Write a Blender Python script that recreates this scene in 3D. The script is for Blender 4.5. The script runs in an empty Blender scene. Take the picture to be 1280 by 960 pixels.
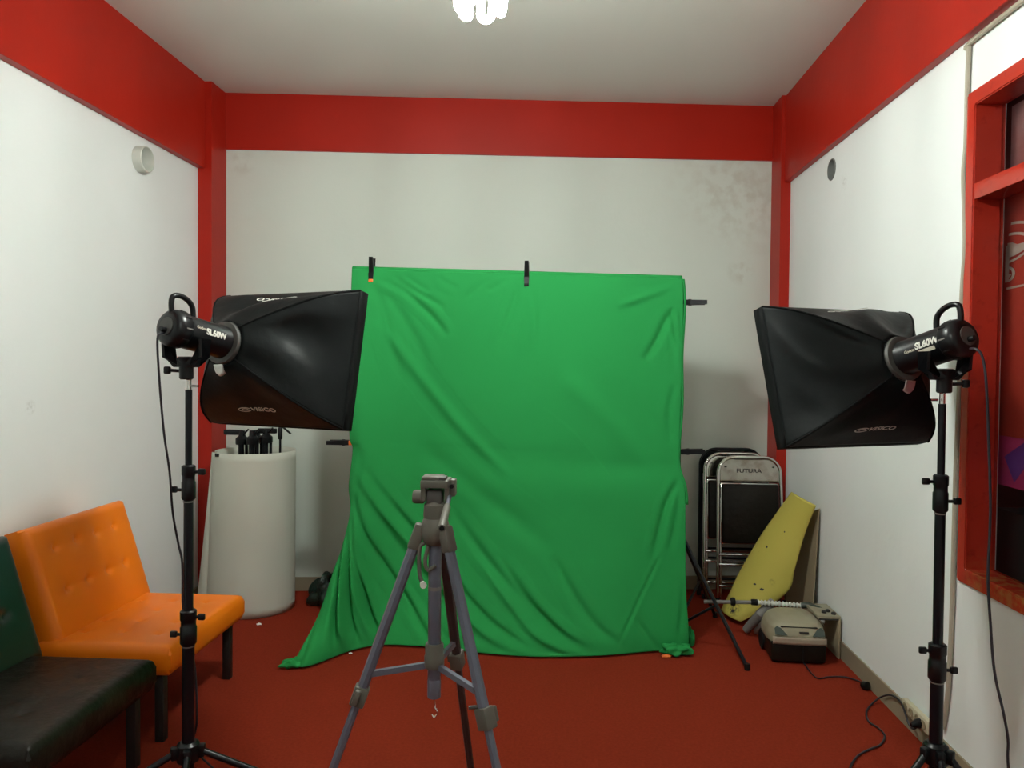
import bpy, bmesh, math, random
from mathutils import Vector, Matrix, Euler
from mathutils.geometry import tessellate_polygon
S = bpy.context.scene
COL = S.collection
PI = math.pi
random.seed(7)
V = Vector

# ------------------------------------------------------------------ materials
def mat(name, col, rough=.5, metal=0, spec=.5, noise=None, bump=None, sheen=0, coat=0, trans=0, alpha=1, emit=None):
    m = bpy.data.materials.new(name); m.use_nodes = True
    nt = m.node_tree; b = nt.nodes['Principled BSDF']
    b.inputs['Base Color'].default_value = (*col, 1)
    b.inputs['Roughness'].default_value = rough
    b.inputs['Metallic'].default_value = metal
    b.inputs['Specular IOR Level'].default_value = spec
    b.inputs['Sheen Weight'].default_value = sheen
    b.inputs['Coat Weight'].default_value = coat
    b.inputs['Transmission Weight'].default_value = trans
    if emit:
        b.inputs['Emission Color'].default_value = (*emit[0], 1)
        b.inputs['Emission Strength'].default_value = emit[1]
    tc = nt.nodes.new('ShaderNodeTexCoord')
    if noise:   # (scale, second colour, low, high[, detail])
        n = nt.nodes.new('ShaderNodeTexNoise'); n.inputs['Scale'].default_value = noise[0]
        n.inputs['Detail'].default_value = noise[4] if len(noise) > 4 else 6
        r = nt.nodes.new('ShaderNodeValToRGB')
        r.color_ramp.elements[0].position = noise[2]; r.color_ramp.elements[1].position = noise[3]
        r.color_ramp.elements[0].color = (*noise[1], 1); r.color_ramp.elements[1].color = (*col, 1)
        nt.links.new(tc.outputs['Object'], n.inputs['Vector'])
        nt.links.new(n.outputs['Fac'], r.inputs['Fac'])
        nt.links.new(r.outputs['Color'], b.inputs['Base Color'])
    if bump:    # (scale, strength, distance)
        n = nt.nodes.new('ShaderNodeTexNoise'); n.inputs['Scale'].default_value = bump[0]; n.inputs['Detail'].default_value = 5
        bp = nt.nodes.new('ShaderNodeBump'); bp.inputs['Strength'].default_value = bump[1]; bp.inputs['Distance'].default_value = bump[2]
        nt.links.new(tc.outputs['Object'], n.inputs['Vector'])
        nt.links.new(n.outputs['Fac'], bp.inputs['Height'])
        nt.links.new(bp.outputs['Normal'], b.inputs['Normal'])
    return m

def stain(m, spots, col, scale=6):
    """brown or dark stains of their own shape: soft spheres in world space broken up by noise"""
    nt = m.node_tree; b = nt.nodes['Principled BSDF']
    geo = nt.nodes.new('ShaderNodeNewGeometry')
    nz = nt.nodes.new('ShaderNodeTexNoise'); nz.inputs['Scale'].default_value = scale; nz.inputs['Detail'].default_value = 8
    nt.links.new(geo.outputs['Position'], nz.inputs['Vector'])
    prev = None
    bc = b.inputs['Base Color']
    src = bc.links[0].from_socket if bc.links else None
    for (c, rad, amt) in spots:
        sub = nt.nodes.new('ShaderNodeVectorMath'); sub.operation = 'DISTANCE'; sub.inputs[1].default_value = c
        nt.links.new(geo.outputs['Position'], sub.inputs[0])
        mr = nt.nodes.new('ShaderNodeMapRange'); mr.inputs['From Min'].default_value = rad; mr.inputs['From Max'].default_value = rad*.25
        mr.inputs['To Min'].default_value = 0; mr.inputs['To Max'].default_value = 1
        nt.links.new(sub.outputs['Value'], mr.inputs['Value'])
        mu = nt.nodes.new('ShaderNodeMath'); mu.operation = 'MULTIPLY'
        r2 = nt.nodes.new('ShaderNodeMapRange'); r2.inputs['From Min'].default_value = .42; r2.inputs['From Max'].default_value = .62
        r2.inputs['To Max'].default_value = amt
        nt.links.new(nz.outputs['Fac'], r2.inputs['Value'])
        nt.links.new(mr.outputs['Result'], mu.inputs[0]); nt.links.new(r2.outputs['Result'], mu.inputs[1])
        mx = nt.nodes.new('ShaderNodeMix'); mx.data_type = 'RGBA'
        if src: nt.links.new(src, mx.inputs[6])
        else: mx.inputs[6].default_value = bc.default_value
        mx.inputs[7].default_value = (*col, 1)
        nt.links.new(mu.outputs[0], mx.inputs[0])
        src = mx.outputs[2]
    nt.links.new(src, bc)

M = {}
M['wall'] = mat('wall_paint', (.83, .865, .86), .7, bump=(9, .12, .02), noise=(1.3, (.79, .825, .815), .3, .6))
M['wallb'] = mat('wall_paint_back_dimmed', (.63, .68, .62), .7, bump=(9, .12, .02), noise=(1.3, (.60, .65, .59), .3, .6))  # wall paint darkened, holding the weaker light at the back in its colour
M['ceil'] = mat('ceiling_paint', (.66, .67, .62), .8, bump=(5, .06, .02))
M['red'] = mat('red_gloss_paint', (.40, .015, .006), .42, spec=.25, bump=(7, .1, .02), noise=(2.5, (.36, .013, .005), .3, .7))
M['redwin'] = mat('red_window_paint', (.47, .032, .016), .22, spec=.6, bump=(12, .15, .01), noise=(30, (.33, .02, .012), .25, .42))
M['carpet'] = mat('red_carpet', (.24, .029, .013), .95, spec=.03, noise=(90, (.195, .022, .010), .3, .7), bump=(420, .6, .004))
M['base'] = mat('baseboard_tan', (.30, .25, .17), .6, noise=(5, (.24, .20, .14), .3, .7))
M['green'] = mat('green_cloth', (.024, .27, .068), .9, spec=.04, bump=(700, .15, .002))
M['black'] = mat('black_plastic', (.004, .005, .006), .33, spec=.3)
M['blackm'] = mat('black_metal', (.003, .004, .006), .3, spec=.3)
M['rubber'] = mat('black_rubber', (.008, .008, .008), .7, spec=.2)
M['fabric'] = mat('black_nylon', (.004, .006, .006), .5, spec=.14, bump=(9, .22, .02))
M['lip'] = mat('black_nylon_hem', (.004, .005, .005), .8, spec=.1)
M['white'] = mat('white_print', (.62, .62, .56), .6)
M['printd'] = mat('grey_print', (.50, .47, .38), .6)
M['silver'] = mat('silver_lining', (.62, .62, .58), .35, metal=.8, bump=(60, .6, .01))
M['diff'] = mat('white_diffuser', (.8, .8, .8), .9)
M['chrome'] = mat('chrome', (.72, .72, .68), .10, metal=1)
M['chromeb'] = mat('brushed_chrome', (.52, .50, .45), .27, metal=1, noise=(14, (.33, .29, .24), .32, .55))
M['alu'] = mat('grey_aluminium', (.12, .135, .175), .36, metal=.2)
M['aludark'] = mat('shaded_leg_dark_metal', (.045, .036, .034), .4, metal=.4)  # rear tripod leg darkened for shade; also rivets and embossed lettering
M['tripl'] = mat('grey_tripod_plastic', (.10, .098, .078), .5)
M['tripd'] = mat('dark_tripod_plastic', (.06, .06, .055), .5)
M['orange'] = mat('orange_leatherette', (.92, .215, .004), .42, spec=.4, bump=(160, .12, .003), noise=(3, (.84, .19, .003), .3, .7))
M['leg'] = mat('black_wood_leg', (.012, .01, .009), .5)
M['dgreen'] = mat('dark_green_leatherette', (.006, .026, .020), .32, spec=.55, bump=(160, .1, .003))
M['dblack'] = mat('black_leatherette', (.008, .0065, .004), .42, spec=.22, bump=(14, .35, .02))
M['paper'] = mat('white_board', (.58, .60, .52), .55, spec=.3)
M['yellow'] = mat('yellow_sheet', (.50, .43, .085), .6, spec=.3)
M['kraft'] = mat('kraft_board', (.30, .24, .15), .8)
M['vac'] = mat('beige_plastic', (.29, .265, .18), .4)
M['vacd'] = mat('dusty_pink_plastic', (.33, .27, .20), .5)
M['smoke'] = mat('smoked_plastic', (.04, .055, .045), .25)
M['grey'] = mat('grey_plastic', (.18, .175, .165), .4)
M['pvc'] = mat('pvc_grey_white', (.60, .62, .56), .45)
M['conduit'] = mat('cream_conduit', (.40, .36, .28), .5)
M['cream'] = mat('cream_plastic', (.55, .50, .36), .45)
M['cable'] = mat('black_cable', (.012, .012, .018), .45)
M['orgtip'] = mat('orange_rubber', (.75, .16, .02), .5)
M['glass'] = mat('window_glass', (1, 1, 1), .03, trans=1, spec=.5)
M['glass'].node_tree.nodes['Principled BSDF'].inputs['IOR'].default_value = 1.1
M['banner'] = mat('red_banner', (.50, .05, .03), .5)
M['bwhite'] = mat('banner_white', (.72, .66, .58), .6)
M['magenta'] = mat('magenta_poster', (.55, .05, .20), .5)
M['purple'] = mat('purple_poster', (.16, .06, .38), .5)
stain(M['redwin'], [((1.45, 2.55, .745), .16, .45), ((1.45, 2.3, .745), .2, .45)], (.42, .30, .08), 34)
M['frost'] = mat('dusty_pink_film', (.55, .33, .33), .5, noise=(7, (.42, .16, .15), .35, .6))
M['dark'] = mat('dark_clutter', (.02, .02, .02), .6)
M['hole'] = mat('hole_shade_grey', (.10, .11, .10), .8)
M['bag'] = mat('dark_plastic_bag', (.006, .02, .014), .3, bump=(20, .7, .03))
M['scrap'] = mat('white_scrap', (.8, .78, .72), .8)
M['tube'] = mat('lamp_tube', (1, 1, 1), .4, emit=((.95, 1.0, .93), 365))
M['tube_fill'] = mat('fill_lamp_tube', (1, 1, 1), .4, emit=((.95, 1.0, .93), 115))
M['fit'] = mat('lamp_housing', (.75, .75, .72), .5)

# ------------------------------------------------------------------ builders
class MB:
    def __init__(s): s.bm = bmesh.new()
    def box(s, c, d, rot=None, bev=0, seg=2, taper=None):
        r = bmesh.ops.create_cube(s.bm, size=1)['verts']
        for v in r:
            v.co = V((v.co.x*d[0], v.co.y*d[1], v.co.z*d[2]))
            if taper and v.co.z > 0: v.co.x *= taper; v.co.y *= taper
        if bev:
            es = list({e for v in r for e in v.link_edges})
            q = bmesh.ops.bevel(s.bm, geom=es, offset=bev, segments=seg, profile=.5, affect='EDGES')
            r = list({v for f in q['faces'] for v in f.verts} | {v for v in r if v.is_valid})
        m = Matrix.Translation(c) @ (rot.to_matrix().to_4x4() if rot else Matrix())
        for v in r: v.co = m @ v.co
        return s
    def tube(s, pts, r, n=12, cap=True, closed=False, sq=False):
        P = [V(p) for p in pts]; N = len(P)
        rs = r if isinstance(r, (list, tuple)) else [r]*N
        up = None; rings = []
        for i, p in enumerate(P):
            if closed: t = (P[(i+1) % N]-P[i-1])
            else: t = (P[min(i+1, N-1)]-P[max(i-1, 0)])
            t.normalize()
            if up is None:
                up = V((0, 0, 1)) if abs(t.z) < .9 else V((0, 1, 0))
            a = up - t*up.dot(t)
            if a.length < 1e-5: a = t.orthogonal()
            a.normalize(); b = t.cross(a); up = a
            ring = []
            for k in range(n):
                an = 2*PI*(k+(.5 if sq else 0))/n
                q = p+(a*math.cos(an)+b*math.sin(an))*rs[i]
                ring.append(s.bm.verts.new(q))
            rings.append(ring)
        m = N if closed else N-1
        for i in range(m):
            A = rings[i]; B = rings[(i+1) % N]
            for k in range(n): s.bm.faces.new((A[k], A[(k+1) % n], B[(k+1) % n], B[k]))
        if cap and not closed:
            s.bm.faces.new(list(reversed(rings[0]))); s.bm.faces.new(rings[-1])
        return s
    def lathe(s, prof, o=(0, 0, 0), ax=(0, 0, 1), n=32, cap=True):
        """prof = [(radius, height)] along ax from o"""
        ax = V(ax).normalized(); a = ax.orthogonal().normalized(); b = ax.cross(a); o = V(o); rings = []
        for r, h in prof:
            rings.append([s.bm.verts.new(o+ax*h+(a*math.cos(2*PI*k/n)+b*math.sin(2*PI*k/n))*max(r, 1e-4)) for k in range(n)])
        for A, B in zip(rings, rings[1:]):
            for k in range(n): s.bm.faces.new((A[k], A[(k+1) % n], B[(k+1) % n], B[k]))
        if cap:
            s.bm.faces.new(list(reversed(rings[0]))); s.bm.faces.new(rings[-1])
        return s
    def grid(s, fn, nu, nv, closeu=False):
        g = [[s.bm.verts.new(fn(i/nu, j/nv)) for i in range(nu+(0 if closeu else 1))] for j in range(nv+1)]
        w = len(g[0])
        for j in range(nv):
            for i in range(nu):
                s.bm.faces.new((g[j][i], g[j][(i+1) % w], g[j+1][(i+1) % w], g[j+1][i]))
        return s
    def prism(s, poly, fn0, fn1):
        A = [s.bm.verts.new(fn0(*p)) for p in poly]; B = [s.bm.verts.new(fn1(*p)) for p in poly]
        n = len(poly)
        s.bm.faces.new(A); s.bm.faces.new(list(reversed(B)))
        for k in range(n): s.bm.faces.new((A[k], B[k], B[(k+1) % n], A[(k+1) % n]))
        return s
    def ball(s, c, r, sc=(1, 1, 1), n=16):
        q = bmesh.ops.create_uvsphere(s.bm, u_segments=n, v_segments=n//2+2, radius=r)['verts']
        for v in q: v.co = V((v.co.x*sc[0], v.co.y*sc[1], v.co.z*sc[2]))+V(c)
        return s
    def build(s, name, m, parent=None, smooth=True, solid=0, sub=0, weld=False):
        if weld: bmesh.ops.remove_doubles(s.bm, verts=s.bm.verts, dist=1e-4)
        bmesh.ops.recalc_face_normals(s.bm, faces=s.bm.faces)
        me = bpy.data.meshes.new(name); s.bm.to_mesh(me); s.bm.free()
        me.materials.append(m)
        if smooth:
            me.polygons.foreach_set('use_smooth', [True]*len(me.polygons))
            me.set_sharp_from_angle(angle=math.radians(38))
        o = bpy.data.objects.new(name, me); COL.objects.link(o)
        if parent: o.parent = parent
        if solid:
            md = o.modifiers.new('thickness', 'SOLIDIFY'); md.thickness = solid; md.offset = 0
        if sub:
            md = o.modifiers.new('sub', 'SUBSURF'); md.levels = md.render_levels = sub
        return o

def tag(o, label, cat, group=None):
    o['label'] = label; o['category'] = cat
    if group: o['group'] = group
    return o
def thing(name, label, cat, loc=(0, 0, 0), rot=(0, 0, 0), group=None):
    o = bpy.data.objects.new(name, None); COL.objects.link(o); o.location = loc; o.rotation_euler = rot
    o.empty_display_size = .1
    return tag(o, label, cat, group)
def struct(o):
    o['kind'] = 'structure'; return o
def copy_tree(o, parent=None):
    c = o.copy(); COL.objects.link(c); c.parent = parent
    for ch in list(o.children): copy_tree(ch, c)
    return c
def cr(pts, n=8):
    """Catmull-Rom through pts"""
    P = [V(p) for p in pts]; out = []
    for i in range(len(P)-1):
        a = P[max(i-1, 0)]; b = P[i]; c = P[i+1]; d = P[min(i+2, len(P)-1)]
        for k in range(n):
            t = k/n
            out.append(.5*((2*b)+(c-a)*t+(2*a-5*b+4*c-d)*t*t+(3*b-a-3*c+d)*t**3))
    out.append(P[-1]); return out
def text_mesh(body, size=1, shear=0, bold=0):
    """outline of a word as flat triangles: (verts 2D, faces), centred on 0"""
    cu = bpy.data.curves.new('word', 'FONT'); cu.body = body; cu.size = size; cu.shear = shear; cu.offset = bold
    cu.align_x = 'CENTER'; cu.align_y = 'CENTER'; cu.resolution_u = 4
    o = bpy.data.objects.new('word', cu); COL.objects.link(o)
    me = bpy.data.meshes.new_from_object(o.evaluated_get(bpy.context.evaluated_depsgraph_get()))
    vs = [(v.co.x, v.co.y) for v in me.vertices]; fs = [tuple(p.vertices) for p in me.polygons]
    bpy.data.objects.remove(o); bpy.data.curves.remove(cu); bpy.data.meshes.remove(me)
    return vs, fs
def stroke2(pts, w, closed=False):
    vs = []; fs = []; N = len(pts)
    for i, p in enumerate(pts):
        a = pts[(i-1) % N] if closed or i else p; b = pts[(i+1) % N] if closed or i < N-1 else p
        dx, dy = b[0]-a[0], b[1]-a[1]; L = math.hypot(dx, dy) or 1
        nx, ny = -dy/L, dx/L
        vs += [(p[0]+nx*w/2, p[1]+ny*w/2), (p[0]-nx*w/2, p[1]-ny*w/2)]
    m = N if closed else N-1
    for i in range(m):
        j = (i+1) % N; fs.append((2*i, 2*i+1, 2*j+1, 2*j))
    return vs, fs
def wrap(name, shapes, fn, m, parent=None):
    """place flat 2D shapes on a surface: fn(x, y) -> 3D"""
    bm = bmesh.new()
    for vs, fs in shapes:
        q = [bm.verts.new(fn(*v)) for v in vs]
        for f in fs:
            try: bm.faces.new([q[i] for i in f])
            except ValueError: pass
    me = bpy.data.meshes.new(name); bm.to_mesh(me); bm.free(); me.materials.append(m)
    o = bpy.data.objects.new(name, me); COL.objects.link(o); o.parent = parent
    md = o.modifiers.new('thickness', 'SOLIDIFY'); md.thickness = .0006; md.offset = 0
    return o

# ------------------------------------------------------------------ room
H = 3.1
XL, XR = -2.155, 1.41
BX0, BY0, BS = -2.071, 4.629, .1055
def by(x): return BY0+(x-BX0)*BS
YR = -1.9
struct(MB().box((-.37, 1.7, -.05), (3.9, 7.4, .1)).build('floor', M['carpet'], smooth=False))
struct(MB().box((-.37, 1.7, H+.05), (3.9, 7.4, .1)).build('ceiling', M['ceil'], smooth=False))
wl = MB().box((XL-.06, 1.6, H/2), (.12, 7.2, H)).build('wall_left', M['wall'], smooth=False)
wr = MB().box((XR+.06, 1.6, H/2), (.12, 7.2, H)).build('wall_right', M['wall'], smooth=False)
mb = MB()
mb.prism([(XL-.12, by(XL-.12)), (XR+.15, by(XR+.15)), (XR+.15, by(XR+.15)+.12), (XL-.12, by(XL-.12)+.12)],
         lambda x, y: V((x, y, 0)), lambda x, y: V((x, y, H)))
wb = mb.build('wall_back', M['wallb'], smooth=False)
struct(MB().box((-.37, YR-.06, H/2), (3.9, .12, H)).build('wall_rear', M['wall'], smooth=False))
for o in (wl, wr, wb): struct(o)
def carve(o, cutter):
    md = o.modifiers.new('cut', 'BOOLEAN'); md.operation = 'DIFFERENCE'; md.object = cutter; md.solver = 'EXACT'
    bpy.context.view_layer.update()
    me = bpy.data.meshes.new_from_object(o.evaluated_get(bpy.context.evaluated_depsgraph_get()))
    o.modifiers.clear(); o.data = me; bpy.data.objects.remove(cutter)
WY0, WY1, WZ0, WZ1 = 1.25, 2.737, .692, 2.378
carve(wr, MB().box((XR+.09, (WY0+WY1)/2, (WZ0+WZ1)/2), (.5, WY1-WY0-.008, WZ1-WZ0-.008)).build('cut', M['wall']))
carve(wr, MB().lathe([(.056, 0), (.056, .14)], (XR-.02, 4.075, 2.465), (1, 0, 0), 40).build('cut', M['wall']))
carve(wl, MB().lathe([(.066, 0), (.066, .09)], (XL+.02, 3.79, 2.467), (-1, 0, 0), 40).build('cut', M['wall']))
stain(M['wallb'], [((1.05, 4.96, 2.62), .42, .2), ((1.3, 4.98, 2.45), .4, .2), ((1.16, 4.97, 2.05), .1, .35), ((-1.98, 4.63, 2.68), .1, .3)], (.36, .30, .22), 14)
stain(M['wall'], [((XL, 2.98, 1.24), .035, .35), ((XR, 3.9, 2.36), .05, .25)], (.30, .28, .24), 60)

# beams and corner columns, all painted red
ZL, ZR, ZB = 2.587, 2.571, 2.753
BLX, BRX = -2.111, 1.373
struct(MB().box(((XL+BLX)/2, (YR+4.43)/2, (ZL+H)/2), (BLX-XL, 4.43-YR, H-ZL), bev=.003).build('trim_1', M['red'], smooth=False))
struct(MB().box(((XR+BRX)/2, (YR+4.785)/2, (ZR+H)/2), (XR-BRX, 4.785-YR, H-ZR), bev=.003).build('trim_2', M['red'], smooth=False))
mb = MB()
mb.prism([(-2.071, by(-2.071)), (-2.071, by(-2.071)-.014), (1.35, by(1.35)-.014), (1.35, by(1.35))],
         lambda x, y: V((x, y, ZB)), lambda x, y: V((x, y, H)))
struct(mb.build('trim_3', M['red'], smooth=False))
struct(MB().prism([(XL, 4.428), (-2.071, 4.428), (-2.071, by(-2.071)), (XL, by(XL))], lambda x, y: V((x, y, 0)), lambda x, y: V((x, y, H))).build('trim_4', M['red'], smooth=False))
struct(MB().prism([(1.35, 4.784), (XR, 4.784), (XR, by(XR)), (1.35, by(1.35))], lambda x, y: V((x, y, 0)), lambda x, y: V((x, y, H))).build('trim_5', M['red'], smooth=False))
# baseboards
BBH = .086
struct(MB().box((XL+.004, (YR+4.428)/2, BBH/2), (.008, 4.428-YR, BBH)).build('baseboard_left', M['base'], smooth=False))
struct(MB().box((XR-.004, (YR+4.784)/2, BBH/2), (.008, 4.784-YR, BBH)).build('baseboard_right', M['base'], smooth=False))
struct(MB().prism([(-2.071, by(-2.071)), (-2.071, by(-2.071)-.008), (1.35, by(1.35)-.008), (1.35, by(1.35))], lambda x, y: V((x, y, 0)), lambda x, y: V((x, y, BBH))).build('baseboard_back', M['base'], smooth=False))

# pipes through the walls
def ring_pipe(name, label, o, ax, ro, ri, out, inn, m):
    t = thing(name, label, 'pipe', o)
    MB().lathe([(ri, -inn), (ro, -inn), (ro, out-.003), (ro-.003, out), (ri+.002, out), (ri, out-.003), (ri, -inn)], (0, 0, 0), ax, 40, cap=False).build('sleeve', m, t)
    MB().lathe([(ri-.001, -inn), (ri-.001, -inn+.004)], (0, 0, 0), ax, 40).build('shade_disc', M['hole'], t)  # dark disc paints the shade deep in the pipe
    return t
M['pipein'] = mat('pipe_shade_grey', (.14, .15, .14), .6)  # sleeve coloured dark for the shade inside the opening
ring_pipe('pipe_stub', 'short grey-white plastic pipe stub sticking out high on the left wall', (XL, 3.79, 2.467), (1, 0, 0), .066, .059, .048, .06, M['pvc'])
ring_pipe('wall_pipe', 'round grey pipe opening almost flush with the right wall under the red beam', (XR, 4.075, 2.465), (-1, 0, 0), .056, .049, .006, .085, M['pipein'])

# ------------------------------------------------------------------ window in the right wall
win = struct(bpy.data.objects.new('window_1', None)); COL.objects.link(win); win.location = (XR, (WY0+WY1)/2, WZ0)
def W(mb, name, m, **k):
    o = mb.build(name, m, None, **k); o.parent = win; o.matrix_parent_inverse = Matrix.Translation(win.location).inverted(); return o
FW, D0, D1 = .052, -.012, .09
TZ0, TZ1 = 2.005, 2.06
xc, xd = XR+(D0+D1)/2, D1-D0
fb = MB()
fo = [(WY0, WZ0), (WY1, WZ0), (WY1, WZ1), (WY0, WZ1)]; fi = [(WY0+FW, WZ0+FW), (WY1-FW, WZ0+FW), (WY1-FW, WZ1-FW), (WY0+FW, WZ1-FW)]
ring = [[fb.bm.verts.new((XR+x, y, z)) for (y, z) in P_] for x, P_ in ((D0, fo), (D0, fi), (D1, fi), (D1, fo))]
for q in range(4):
    for i in range(4): fb.bm.faces.new((ring[q][i], ring[q][(i+1) % 4], ring[(q+1) % 4][(i+1) % 4], ring[(q+1) % 4][i]))
bmesh.ops.bevel(fb.bm, geom=[e for e in fb.bm.edges if all(abs(v.co.x-XR-D0) < 1e-5 for v in e.verts)], offset=.004, segments=2, affect='EDGES')
W(fb, 'window_frame', M['redwin'])
W(MB().box((xc, (WY0+WY1)/2, (TZ0+TZ1)/2), (xd-.004, WY1-WY0-2*FW, TZ1-TZ0), bev=.003), 'transom', M['redwin'])
W(MB().box((XR+.080, (WY0+WY1)/2, (WZ0+FW+TZ0)/2), (.004, WY1-WY0-2*FW, TZ0-WZ0-FW)), 'pane', M['glass'], smooth=False)
W(MB().box((XR+.080, (WY0+WY1)/2, (WZ1-FW+TZ1)/2), (.004, WY1-WY0-2*FW, WZ1-FW-TZ1)), 'pane', M['glass'], smooth=False)
# what stands on the far side of the glass
BXp = XR+.128
ban = thing('advertising_banner', 'red advertising banner with white line drawing behind the window glass', 'banner', (BXp, 2.1, 1.2))
MB().box((.004, 0, .435), (.006, 1.5, .868)).build('banner_sheet', M['banner'], ban, smooth=False)
def onb(x, y):      # banner drawing: x to the right in the photo (towards the camera), y up
    return V((-.0015, .62-x*.9, .508+(y-.18)*.40))
arc = lambda cx, cy, rx, ry, a0, a1, n=20: [(cx+rx*math.cos(math.radians(a0+(a1-a0)*i/n)), cy+ry*math.sin(math.radians(a0+(a1-a0)*i/n))) for i in range(n+1)]
shp = [stroke2(arc(0, .50, .22, .23, 85, 20), .022), stroke2(arc(0, .48, .17, .16, 88, 20), .022),
       stroke2([(0, .55), (0, .235)], .024), stroke2(arc(0, .30, .042, .058, 88, -92), .018),
       stroke2(arc(0, .30, .02, .025, 0, -120, 10), .014),
       ([(0, .57), (.03, .565), (.06, .54), (.22, .54), (.13, .49), (.05, .45), (0, .44)], [(0, 1, 2, 3, 4, 5, 6)]),
       stroke2([(0, .40), (.06, .42), (.12, .46), (.2, .50)], .018), stroke2([(0, .18), (.1, .185), (.25, .20)], .018)]
wrap('line_drawing', shp, onb, M['bwhite'], ban)
pst = thing('poster', 'magenta poster with purple diamond below the red banner behind the window', 'poster', (BXp+.0, 2.1, 1.03))
MB().box((.004, 0, .085), (.006, 1.4, .17)).build('poster_sheet', M['magenta'], pst, smooth=False)
wrap('purple_diamond', [([(0, .10), (.12, .165), (.14, .10), (.06, .02)], [(0, 1, 2, 3)])], lambda x, y: V((-.0015, .61-x, y)), M['purple'], pst)
frs = MB().box((BXp+.005, 2.03, 2.20), (.004, 1.385, .26)).build('frosted_sheet', M['frost'], smooth=False)
tag(frs, 'dusty pink translucent sheet behind the upper window pane', 'sheet')
M['corr'] = mat('corridor_paint', (.16, .02, .012), .6)
struct(MB().box((XR+.62, 4.0, 1.6), (.04, 9.0, 3.2)).build('wall_corridor', M['corr'], smooth=False))
cab = thing('dark_cabinet', 'dark cabinet with small clutter behind the lower window pane', 'cabinet', (BXp+.19, 2.05, 0))
MB().box((0, 0, .47), (.33, 1.5, .94), bev=.004).build('cabinet_body', M['dark'], cab)
for i in range(9):
    y = .62-i*.13; h = random.uniform(.05, .085)
    c = MB().lathe([(.024, 0), (.028, h*.6), (.014, h*.85), (.014, h)], (-.10+.02*(i % 3), 0, 0), n=14)
    o = c.build('small_bottle', [M['grey'], M['dark'], M['smoke']][i % 3]); o.location = (BXp+.19, 2.05+y, .94)
    tag(o, 'small dark bottle in the row behind the lower window glass', 'bottle', 'small bottles behind the window')

# ------------------------------------------------------------------ conduit and power strip on the right wall
cpts = [(1.3980, 2.4210, 2.5260), (1.3980, 2.7230, 2.5420), (1.3980, 2.7280, 2.4240), (1.3980, 2.7290, 2.2060), (1.3980, 2.7400, 2.0990), (1.3980, 2.7200, 1.8750), (1.3980, 2.7330, 1.6840), (1.3980, 2.7320, 1.5450), (1.3980, 2.7380, 1.3220), (1.3980, 2.7480, 1.0410), (1.3980, 2.7510, 0.6160), (1.3980, 2.7650, 0.2970), (1.3980, 2.7970, 0.1330)]
cpts[0] = (1.398, 1.6, 2.56); cpts[1] = (1.398, cpts[1][1], min(cpts[1][2], 2.556))
cond = thing('cable_conduit', 'thin cream cable conduit running down the right wall beside the window', 'conduit', (1.398, 2.8, .13))
def CT(mb, name, m):
    o = mb.build(name, m, None); o.parent = cond; o.matrix_parent_inverse = Matrix.Translation(cond.location).inverted(); return o
vert = [V((1.400, p[1]+.012, p[2])) for p in cpts[1:]]
CT(MB().tube(cr([cpts[0], (1.398, 2.2, 2.553), V((1.398, vert[0].y-.03, 2.55)), V((1.398, vert[0].y, 2.535))], 6), .0085, 8), 'ceiling_run', M['conduit'])
CT(MB().tube(cr(vert, 5), .0085, 8), 'wall_run', M['conduit'])
for z in (2.52, 2.1, 1.75, 1.35, .95, .55):
    pass
strip = thing('power_strip', 'cream power strip with four sockets fixed low on the right wall', 'power strip', (XR-.008, 2.985, .075))
MB().box((-.011, 0, .02), (.022, .21, .052), bev=.005).build('casing', M['cream'], strip)
for k in range(4):
    MB().lathe([(.016, 0), (.018, .002), (.018, .003), (.012, .0035), (.012, .001)], (-.022, .075-k*.05, .02), (-1, 0, 0), 20).build('socket', M['kraft'], strip)

# ------------------------------------------------------------------ ceiling lamp (cluster of bent tubes under a reflector)
def ceiling_lamp(label, LX, LY, LZ, m):
    lamp = thing('ceiling_lamp', label, 'lamp', (LX, LY, LZ))
    MB().lathe([(.012, H-LZ-.03), (.012, .20), (.04, .19), (.05, .12+.02), (.14, .12), (.14, .12-.006), (.05, .12)], n=40).build('reflector', M['fit'], lamp)
    MB().lathe([(.05, H-LZ-.03), (.055, H-LZ-.028), (.055, H-LZ), (.02, H-LZ)], n=24).build('ceiling_rose', M['fit'], lamp)
    for k in range(6):
        a = 2*PI*k/6+.35; c = V((math.cos(a), math.sin(a), 0)); t = V((-c.y, c.x, 0)); w = .020
        top, bot = .125, .0
        r0, r1 = .085, .070
        pts = [c*r0-t*w+V((0, 0, top)), c*r1-t*w+V((0, 0, bot+w))]
        for j in range(1, 8):
            an = PI*j/8; pts.append(c*r1-t*w*math.cos(an)+V((0, 0, bot+w-w*math.sin(an)*.99)))
        pts += [c*r1+t*w+V((0, 0, bot+w)), c*r0+t*w+V((0, 0, top))]
        MB().tube(pts, .013, 10).build('fluorescent_tube', m, lamp)
ceiling_lamp('glowing ceiling lamp with a cluster of white fluorescent tubes above the tripod', *(-.262, 2.45, 2.565), M['tube'])
ceiling_lamp('added dim fill lamp of fluorescent tubes, unseen, nearer the rear wall', *(-.25, .3, 2.565), M['tube_fill'])  # unseen lamp, added to brighten the low walls and soften shadows

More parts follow.
